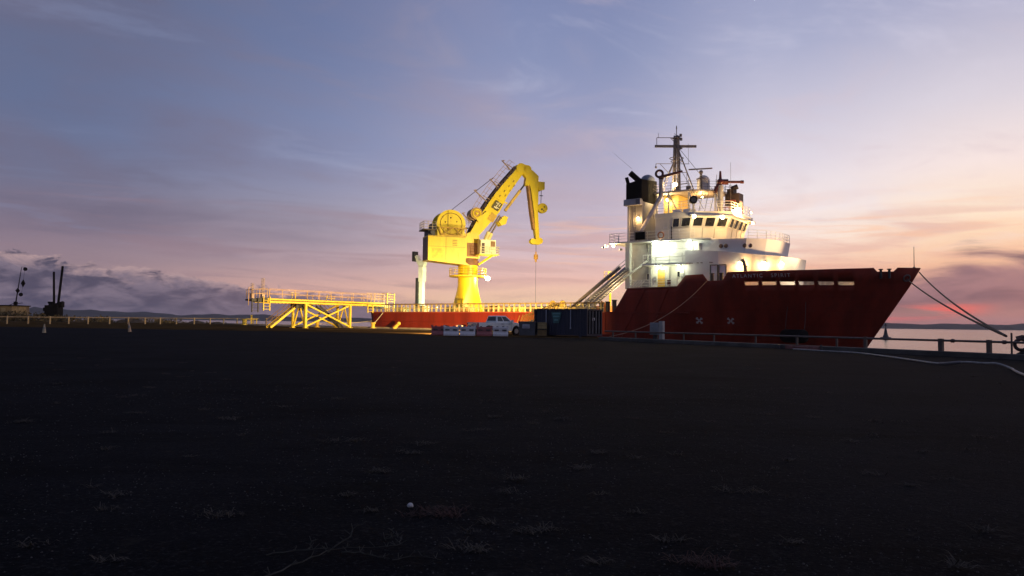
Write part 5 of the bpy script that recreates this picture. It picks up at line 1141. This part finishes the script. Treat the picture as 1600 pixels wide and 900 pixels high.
m = MB(); m.b(-.03, .0, -.72, .72, .62, 1.08); PK.scale = (1.09, 1.09, 1.09); PK.location.x += .12; tg = m.build('tailgate', mat('tailgate grey white', (.40, .42, .46), .4), PK); m = MB(); m.b(-.045, -.03, -.12, .12, .88, .95); m.build('handle', dark_s, tg)
m = MB(); m.b(-.14, .05, -.85, .85, .42, .58); m.build('bumper', dark_s, PK)
m = MB(); m.b(.0, 2.0, -.9, .9, 1.14, 1.16); m.build('bed_cover', dark_s, PK)
m = MB()
for x in (2.83, 3.72): m.b(x, x + .015, -hw - .004, -hw + .01, .5, 1.15)
m.build('door_seam', dark_s, PK)

# plastic barriers
def barrier(x, Y, rz, mm, label):
    o = root('plastic_barrier', label, 'barrier', (x * .985, Y - 1.2, gz(Y - 1.2)), rz, 'plastic barriers in front of the pickup')
    m = MB(); w = 1.44
    m.ext([(-.27, 0), (.27, 0), (.27, .18), (.14, .42), (.11, .86), (-.11, .86), (-.14, .42), (-.27, .18)], (-w / 2, 0, 0), (0, 1, 0), (0, 0, 1), (w, 0, 0)); bo = m.build('body', mm, o, bevel=.03)
    for xx in (-.36, .36): m = MB(); m.b(xx - .2, xx + .2, -.19, .19, .50, .62); m.build('fork_slot', mat('slot dark', (.05, .045, .055), .7), o)
    m = MB(); m.b(-w / 2 + .1, w / 2 - .1, -.145, -.10, .68, .80); m.build('top_band', mm, o)
    for xx in (-w / 2 + .05, w / 2 - .05): m = MB(); m.cyl((xx, 0, .8), (xx, 0, .98), .10, 8); m.build('joining_peg', mm, o)
    for xx in (-.3, .25): m = MB(); m.cyl((xx, 0, .86), (xx, 0, .93), .09, 8); m.build('filler_cap', dark_s, o)
bw_, br_ = mat('barrier white', (.58, .58, .60), .5, var=.1, scale=3), mat('barrier red', (.30, .085, .085), .5, var=.15, scale=3)
barrier(-6.95, 71.3, R(10), br_, 'red plastic barrier at the far end half behind a white one')
barrier(-5.72, 70.6, R(2), bw_, 'white plastic barrier standing between the two red ones, nearer the end')
barrier(-4.18, 70.7, R(3), bw_, 'white plastic barrier right beside the middle red barrier')
barrier(-2.60, 70.9, R(4), br_, 'red plastic barrier with white ones on both sides')
barrier(-1.05, 71.0, R(2), bw_, 'white plastic barrier under the pickup door at the row end')
# small twin bitts lit by the ship
for i, (x, w_) in enumerate(((-7.05, 'left'), (-6.55, 'right'))):
    bollard('quay_bitt', 'small lit bitt behind the barriers, %s' % ('farther from the pickup' if i == 0 else 'the one nearer the pickup'), x, 97.0 - .3 * i, mat('bitt pale', (.6, .4, .3), .6), .7, .2, 'bollard', 'pair of small quay bitts')

# cones
def cone(x, Y, label, h, mm, lean=0):
    o = root('traffic_cone', label, 'traffic cone', (x, Y, gz(Y))); o.rotation_euler = (0, lean, R(20)); o['group'] = 'cones on the yard'
    m = MB(); m.cyl((0, 0, .04), (0, 0, h), .15, 12, .04); m.build('cone_body', mm, o, True)
    m = MB(); m.cyl((0, 0, h * .45), (0, 0, h * .68), .108, 12, .082); m.build('reflective_band', mat('band grey', (.30, .27, .22), .5), o, True)
    m = MB(); m.b(-.2, .2, -.2, .2, 0, .05); m.build('base', rubber, o)
cone(-38.4, 60.9, 'dull yellow cone standing on the dark yard below the barge mast', .78, mat('cone yellow grey', (.45, .36, .22), .6, var=.2))
cone(-34.6, 67.2, 'slim pale cone leaning on the yard below the white fence', .95, mat('cone peach', (.62, .40, .22), .6, var=.15), R(-7))

# hose lying along the kerb
hz_pts = [(17.27, 45.4), (18.2, 43.0), (19.12, 40.9), (18.8, 37.0), (18.2, 33.5), (17.75, 30.7), (18.1, 29.6), (18.34, 28.9), (18.74, 28.6), (18.6, 27.6), (18.0, 26.6), (17.2, 25.2), (16.34, 23.6), (15.6, 22.0), (14.85, 20.4)]
def smooth(pts, k=6):
    out = []
    for i in range(len(pts) - 1):
        p0, p1, p2, p3 = (Vector(pts[max(0, min(len(pts) - 1, i + j))]) for j in (-1, 0, 1, 2))
        for s in range(k):
            t = s / k; out.append(.5 * ((2 * p1) + (p2 - p0) * t + (2 * p0 - 5 * p1 + 4 * p2 - p3) * t * t + (3 * p1 - p0 - 3 * p2 + p3) * t ** 3))
    return out + [Vector(pts[-1])]
hp = smooth([(x, y, gz(y) + .05 + (.12 if 28 < y < 30 else 0)) for x, y in hz_pts])
hs = root('water_hose', 'pale grey hose lying along the kerb on the dark yard', 'hose')
m = MB(); m.path(hp, .042, 8); m.build('hose_pipe', mat('hose pale', (.26, .25, .23), .7, var=.2, scale=6), hs, True)
m = MB(); m.path([hp[i] for i in range(30, 36)], .062, 8); m.build('coupling', mat('coupling grey', (.12, .11, .11), .6), hs, True)
# faded red mat / sign lying on the kerb face
o = root('kerb_plate', 'faded red striped plate leaning on the kerb where the hose starts', 'plate', (18.1, 46.0, gz(46) + .12), math.atan2(KD.y, KD.x))
m = MB(); m.b(-1.1, 1.3, -.22, -.19, -.1, .14); m.build('board', mat('board faded red', (.16, .05, .045), .7, var=.4, scale=3), o)
m = MB(); m.b(-1.0, 1.2, -.235, -.22, .05, .10); m.b(-1.0, 1.2, -.235, -.22, -.06, -.03); m.build('stripe', mat('board pale red', (.30, .16, .14), .7), o)
m = MB(); m.b(1.32, 1.42, -.26, -.16, -.1, .22); m.b(-1.7, -1.5, -.26, -.16, -.1, .16); m.build('end_post', dark_s, o)

# quick release mooring hook at the right edge
o = root('mooring_hook', 'rusty mooring hook with a big round shackle on the quay edge', 'mooring hook', (25.75, 37.0, gz(37)), R(-35))
hm_ = mat('hook rust', (.055, .03, .024), .7, var=.35, scale=4)
m = MB(); m.sphere((.5, .2, .1), .8, 16, 8, (1.3, 1, .55)); m.b(-.3, 1.2, -.3, .5, 0, .3); m.build('base', mat('hook base dark', (.018, .017, .016), .9, var=.3), o, True)
m = MB(); m.torus((-.24, .02, .72), .27, .085, (-.05, 1, 0)); m.build('shackle', hm_, o, True)
m = MB(); m.path([(-.45, .15, 1.02), (-.2, .15, 1.1), (.25, .15, 1.05), (.8, .1, .85), (1.2, .1, .5)], .11, 8); m.cyl((.2, -.15, .75), (.2, .35, .75), .2); m.build('hook', hm_, o, True)
# black rubber fender between hull and quay
o = root('hull_fender', 'black rubber fender hanging against the dark red bow', 'fender', wpos(14.3, 6.4, 0.5), R(-37 - 22))
m = MB(); m.path([(-1.5, 0, .0), (-1.35, 0, .0), (-1.1, 0, .0), (1.1, 0, 0), (1.35, 0, 0), (1.5, 0, 0)], .72, 16); 
m.v = [(x, y * (.55 if abs(x) > 1.45 else .88 if abs(x) > 1.2 else 1), z * (.55 if abs(x) > 1.45 else .88 if abs(x) > 1.2 else 1)) for x, y, z in m.v]
m.build('fender_body', rubber, o, True)
m = MB()
for x in (-1.2, 1.2): m.path([(x, .1, .6), (x, .3, 2.2), (x * .9, .5, 3.6)], .03, 5)
m.build('fender_chain', dark_s, o)

# channel buoy
o = root('channel_buoy', 'dark channel buoy with top mark floating beyond the quay rail', 'buoy', (121.3, 240.1, WATER))
m = MB(); m.cyl((0, 0, -.4), (0, 0, .7), 1.9, 18, 1.6); m.build('float', dark_s, o, True)
m = MB(); m.cyl((0, 0, .7), (0, 0, 1.5), 1.0, 8, .65); m.cyl((0, 0, 1.5), (0, 0, 3.4), .65, 8, .3); m.build('tower', dark_s, o)
m = MB(); m.cyl((0, 0, 3.4), (0, 0, 4.4), .12, 8); m.cyl((0, 0, 4.4), (0, 0, 5.1), .5, 8, .05); m.build('top_mark', dark_s, o)

# ================================================================== far left: dredging craft beyond the fence
silh = mat('tarred black', (.007, .006, .007), .9, spec=.1)
brn = mat('deckhouse tan brick paint', (.22, .16, .08), .8, var=.25, scale=1.5)
o = root('work_barge', 'tan deckhouse of a moored work barge with day shape mast', 'barge', (-104, 150, WATER), R(4))
m = MB(); m.b(-12, 7, -4, 4, -1, 2.6); m.build('hull', mat('barge hull black', (.02, .02, .018), .8, var=.3), o)
m = MB(); m.b(-10, 4.3, -3, 3, 2.6, 5.9); m.prism([(4.3, -3), (5.2, -3), (5.2, 3), (4.3, 3)], 2.6, 3.5, [(4.3, -3), (4.5, -3), (4.5, 3), (4.3, 3)]); dh = m.build('deckhouse', brn, o)
m = MB(); m.b(-10.2, 4.5, -3.2, 3.2, 5.9, 6.1); m.build('roof', silh, dh)
for x in (-.9, .9, 2.7, -2.8): m = MB(); m.b(x - .4, x + .4, -3.05, -2.98, 4.8, 5.5); m.build('window', mat('pale tan shutter', (.30, .24, .14), .6), dh)
for x in (.7, 1.25): m = MB(); m.b(x - .2, x + .2, -3.05, -2.98, 3.8, 4.3); m.build('window', glass_m, dh)
m = MB(); m.tube((3.2, 0, 6.0), (4.1, 0, 13.8), .13, 6, .05); m.box((3.25, 0, 6.5), (.6, .4, .7)); m.tube((3.2, 0, 6.6), (1.5, 0, 5.9), .06); m.tube((3.2, 0, 6.4), (4.6, 0, 6.6), .06); m.tube((4.0, 0, 13.9), (4.8, 0, 13.9), .03); m.tube((4.75, 0, 13.5), (4.3, 0, 8), .02); ms = m.build('signal_mast', silh, o)
for x, z in ((4.85, 13.5), (4.2, 8.3)): m = MB(); m.sphere((x, 0, z), .38, 12, 8); m.build('ball_shape', silh, ms, True)
for x, z, h in ((4.55, 10.6, .75), (3.55, 9.1, .55)): m = MB(); m.cyl((x, 0, z - h), (x, 0, z), .05, 8, .42); m.cyl((x, 0, z), (x, 0, z + h), .42, 8, .05); m.build('diamond_shape', silh, ms)
m = MB(); m.cyl((8.0, 3, 0), (8.6, 3, 7.0), .45, 8); m.b(8.1, 9.1, 2.6, 3.4, 6.6, 7.0); m.build('exhaust_stack', silh, o)
m = MB(); m.tube((5.6, -3.5, 2.5), (6.3, -3.5, 4.2), .15); m.build('light_pole', mat('pole tan', (.35, .25, .14), .6), o)
m = MB()
for i in range(9): m.sphere((-1 + .9 * i, -3.6, 2.4 + .3 * (i % 3)), .35, 7, 5, (1.2, 1, .8))
m.build('deck_clutter', mat('deck clutter', (.12, .10, .06), .9, var=.5, scale=1), o)
o = root('spud_barge', 'dark barge with two tall leaning spud legs behind the fence', 'barge', (-92.5, 150, WATER), R(2))
m = MB(); m.b(-3.5, 1.8, -2, 2, -1, 3.2); m.b(-2.2, .9, -1.2, 1.2, 3.2, 4.6); m.b(-1.6, 1.0, -1.0, 1.0, 4.6, 6.2); m.b(-2.0, -.6, -.8, .8, 5.0, 5.7); m.bar((-1.6, 0, 5.8), (1.5, 0, 6.8), .5); m.b(.8, 1.5, -.5, .5, 5.8, 6.9); m.build('gantry', mat('gantry black brown', (.008, .007, .007), .9, var=.3, spec=.1), o)
m = MB(); m.cyl((-.1, 0, 2), (-.6, 0, 13.0), .24, 10, .2); m.build('spud_leg', silh, o, True)
m = MB(); m.cyl((.0, .3, 2), (.95, .3, 14.2), .26, 10, .22); m.build('spud_leg', silh, o, True)
# scrub on the foreshore
m = MB(); rs = random.Random(11)
def clump(cx, cy, cz, sx, sz, n):
    for _ in range(n):
        a = rs.uniform(0, 6.283); rr = rs.random() ** .6; x = cx + sx * rr * math.cos(a); y = cy + sx * .7 * rr * math.sin(a); z = cz + sz * rs.random() * (1 - .6 * rr * rr)
        l = rs.uniform(.12, .34); d1 = Vector((rs.uniform(-1, 1), rs.uniform(-1, 1), rs.uniform(-.2, 1))).normalized() * l; d2 = Vector((rs.uniform(-1, 1), rs.uniform(-1, 1), rs.uniform(-1, 1))).normalized() * l * .6
        p = Vector((x, y, z)); m.add([p, p + d1 + d2, p + d1 * 1.6, p + d1 - d2], [(0, 1, 2, 3)])
for i in range(70):
    X = rs.uniform(-118, -58); s = rs.uniform(.7, 2.6)
    if X > -66: s *= .5
    clump(X, 139 + rs.uniform(0, 10) + (0 if X < -70 else 1), .3, s * 1.3, s * (.8 if X < -80 else .55), int(110 * s))
for i in range(12): clump(-100 + rs.uniform(-6, 9), 144, .4, 2.4, 2.2, 230)
tag(m.build('scrub', mat('dry scrub leaves', (.085, .062, .024), .9, var=.5, scale=.4)), 'low brown scrub growing on the foreshore behind the fence', 'scrub', kind='stuff')
rock = mat('foreshore rock', (.06, .045, .035), .95, var=.4, scale=1.2, bump=1)
for i, (x, y, s, lab) in enumerate([(-71, 138.5, 1.5, 'dark reddish boulder behind the fence, largest left of the gap'), (-59.5, 140, 1.1, 'low brown boulder behind the fence below the far hills'), (-55.5, 139.5, .8, 'small flat rock behind the fence left of the platform ladder')]):
    m = MB(); m.sphere((x, y, .55), s, 12, 8, (1.7, 1, .62)); m.v = [(a + rs.uniform(-.14, .14) * s, b2 + rs.uniform(-.14, .14) * s, c + rs.uniform(-.12, .12) * s) for a, b2, c in m.v]
    tag(m.build('boulder', rock), lab, 'boulder', 'boulders on the foreshore')

# ================================================================== weeds, twigs and gravel on the dark yard
dry = mat('dry grass straw', (.046, .038, .028), .95, var=.35, scale=9); red_w = mat('red weed stems', (.042, .017, .013), .95, var=.4, scale=9); twig_m = mat('dry twig bark', (.036, .035, .029), .95, var=.3, scale=9)
def tuft(loc, sx, sy_, n, seed, mm, name, label, flat=.5, group=None):
    r = random.Random(seed); m = MB()
    for _ in range(n):
        a = r.uniform(0, 6.283); rr = r.random() ** .7
        if _ % 9 == 0: kx_, ky_ = r.uniform(-.7, .7) * sx, r.uniform(-.7, .7) * sy_
        p = Vector((kx_ + .45 * sx * rr * math.cos(a), ky_ + .45 * sy_ * rr * math.sin(a), 0)); l = r.uniform(.02, .13) * (1.5 if _ % 11 == 0 else 1); az_ = r.uniform(0, 6.283)
        d = Vector((math.cos(az_), math.sin(az_) * .6, r.uniform(.05, flat))).normalized() * l; w = Vector((-d.y, d.x, 0)).normalized() * r.uniform(.0015, .004)
        b2 = d * .6 + Vector((0, 0, .02)); m.add([p - w, p + w, p + b2 + w * .8, p + b2 - w * .8, p + d], [(0, 1, 2, 3), (3, 2, 4)])
    o = m.build(name, mm); o.location = loc; return tag(o, label, 'weed', group)
TUFT = [(-7.84, 16.17), (-3.35, 14.27), (-2.07, 9.2), (-1.33, 7.54), (-1.41, 6.43), (-1.11, 9.13), (-1.15, 8.55), (0.05, 7.16), (1.03, 8.7), (1.39, 8.4), (0.69, 7.73), (0.83, 11.65), (-0.28, 11.86), (-4.28, 11.25), (-6.92, 10.65), (-5.91, 11.8), (-3.33, 6.33), (-2.17, 5.76), (-0.28, 5.01), (0.25, 5.39), (1.13, 5.21), (4.99, 12.29), (6.02, 11.83), (3.1, 8.36), (2.1, 6.74), (3.79, 7.09), (4.48, 9.8)]
for i, (x, y) in enumerate(TUFT):
    k = min(1.25, .55 + y * .05) * random.Random(i * 7 + 3).choice((.45, .6, .8, 1.0, 1.25)); ka = random.Random(i).uniform(.5, 1.3)
    tuft((x, y, gzz(x, y) + .004), (.21 * k * ka), .14 * k, int(22 + 40 * k), 100 + i, dry, 'dry_weed', 'small tuft of dry straw lying on the dark yard', .18, group='dry straw tufts scattered on the yard')
rt = random.Random(77)
for i in range(80):
    y = 4.6 + 24 * rt.random() ** 1.5; x = rt.uniform(-.66, .66) * y
    k = rt.uniform(.25, .75) * (.6 + y * .045)
    tuft((x, y, gzz(x, y) + .004), .2 * k, .12 * k, int(10 + 26 * k), 300 + i, dry, 'dry_weed', 'small tuft of dry straw lying on the dark yard', rt.uniform(.1, .4), group='dry straw tufts scattered on the yard')
tuft((-.58, 5.87, .005), .27, .19, 260, 900, red_w, 'red_weed', 'reddish mat of dry weed on the yard beside a white pebble', .25)
tuft((1.21, 4.72, .005), .20, .14, 150, 901, red_w, 'red_weed', 'reddish weed patch at the bottom edge of the yard', .25)
def branch(loc, pts_list, r, label, seed):
    m = MB()
    rk = random.Random(seed)
    for pl in pts_list:
        sp_ = [p + Vector((rk.uniform(-1, 1), rk.uniform(-1, 1), rk.uniform(-.2, .6))) * .012 for p in smooth([Vector(p) for p in pl], 4)]
        m.path(sp_, r * .6, 5, r * .22)
        for p in sp_[1::2]:
            for _ in range(2): m.path([p, p + Vector((rk.uniform(-1, 1), rk.uniform(-.6, .9), rk.uniform(.1, .7))) * .05], .0022, 4)
    o = m.build('dry_twig', twig_m); o.location = loc; return tag(o, label, 'twig')
branch((-1.16, 4.79, .012), [[(-.25, -.45, 0), (-.1, -.2, .02), (.05, .02, .03), (.35, .12, .02)], [(-.38, -.02, 0), (-.15, .02, .02), (.02, .03, .03)], [(.0, .0, .02), (.12, .1, .08), (.13, .2, .11)], [(.1, .0, .02), (.25, -.04, .02), (.4, -.06, 0)], [(-.12, .02, .02), (-.1, .08, .07)]], .009, 'forked dry branch lying at the bottom of the yard', 1)
branch((-.79, 5.07, .012), [[(-.06, .04, 0), (0, .06, .02), (.06, 0, .03), (.05, -.1, .01), (-.02, -.12, 0)], [(-.01, .06, .02), (-.01, .14, .05)]], .007, 'small hooked twig right of the forked branch', 2)
branch((-.58, 4.72, .012), [[(-.14, -.02, 0), (0, .015, .01), (.16, -.01, 0)]], .006, 'single straight dry stem lying near the bottom of the yard', 3)
m = MB(); m.sphere((-.80, 6.06, .018), .024, 8, 6, (1.1, 1, .9)); m.v = [(a + rs.uniform(-.004, .004), b2 + rs.uniform(-.004, .004), c) for a, b2, c in m.v]
tag(m.build('white_pebble', mat('pebble white', (.42, .42, .42), .8)), 'lone white pebble beside the reddish weed mat', 'pebble')
m = MB(); rg = random.Random(21)
for _ in range(9000):
    y = 3.2 + 15 * rg.random() ** 1.6; x = rg.uniform(-1, 1) * (.75 * y + .5); s = rg.uniform(.003, .010) * (.8 + y * .06)
    p = Vector((x, y, gzz(x, y) + s * .2)); q4 = [p + Vector((rg.uniform(.6, 1.2) * s * math.cos(a), rg.uniform(.6, 1.2) * s * math.sin(a), 0)) for a in (0, 1.6, 3.1, 4.7)]
    m.add(q4 + [p + Vector((rg.uniform(-.3, .3) * s, rg.uniform(-.3, .3) * s, s * .8))], [(0, 1, 4), (1, 2, 4), (2, 3, 4), (3, 0, 4)])
tag(m.build('gravel', mat('gravel grey', (.034, .033, .034), .95, var=.9, scale=40)), 'loose grey gravel strewn over the dark yard', 'gravel', kind='stuff')

# ================================================================== thin dusk haze over the harbour
hz = bpy.data.materials.new('dusk haze'); hz.use_nodes = True; nt = hz.node_tree; nt.nodes.clear()
pv = nt.nodes.new('ShaderNodeVolumePrincipled'); pv.inputs['Color'].default_value = (.97, .93, .97, 1); pv.inputs['Density'].default_value = .00008; pv.inputs['Anisotropy'].default_value = .45
ho = nt.nodes.new('ShaderNodeOutputMaterial'); nt.links.new(pv.outputs[0], ho.inputs['Volume'])
m = MB(); m.b(-6600, 6600, -6600, 6600, -6.5, 90); tag(m.build('haze', hz), kind='stuff')
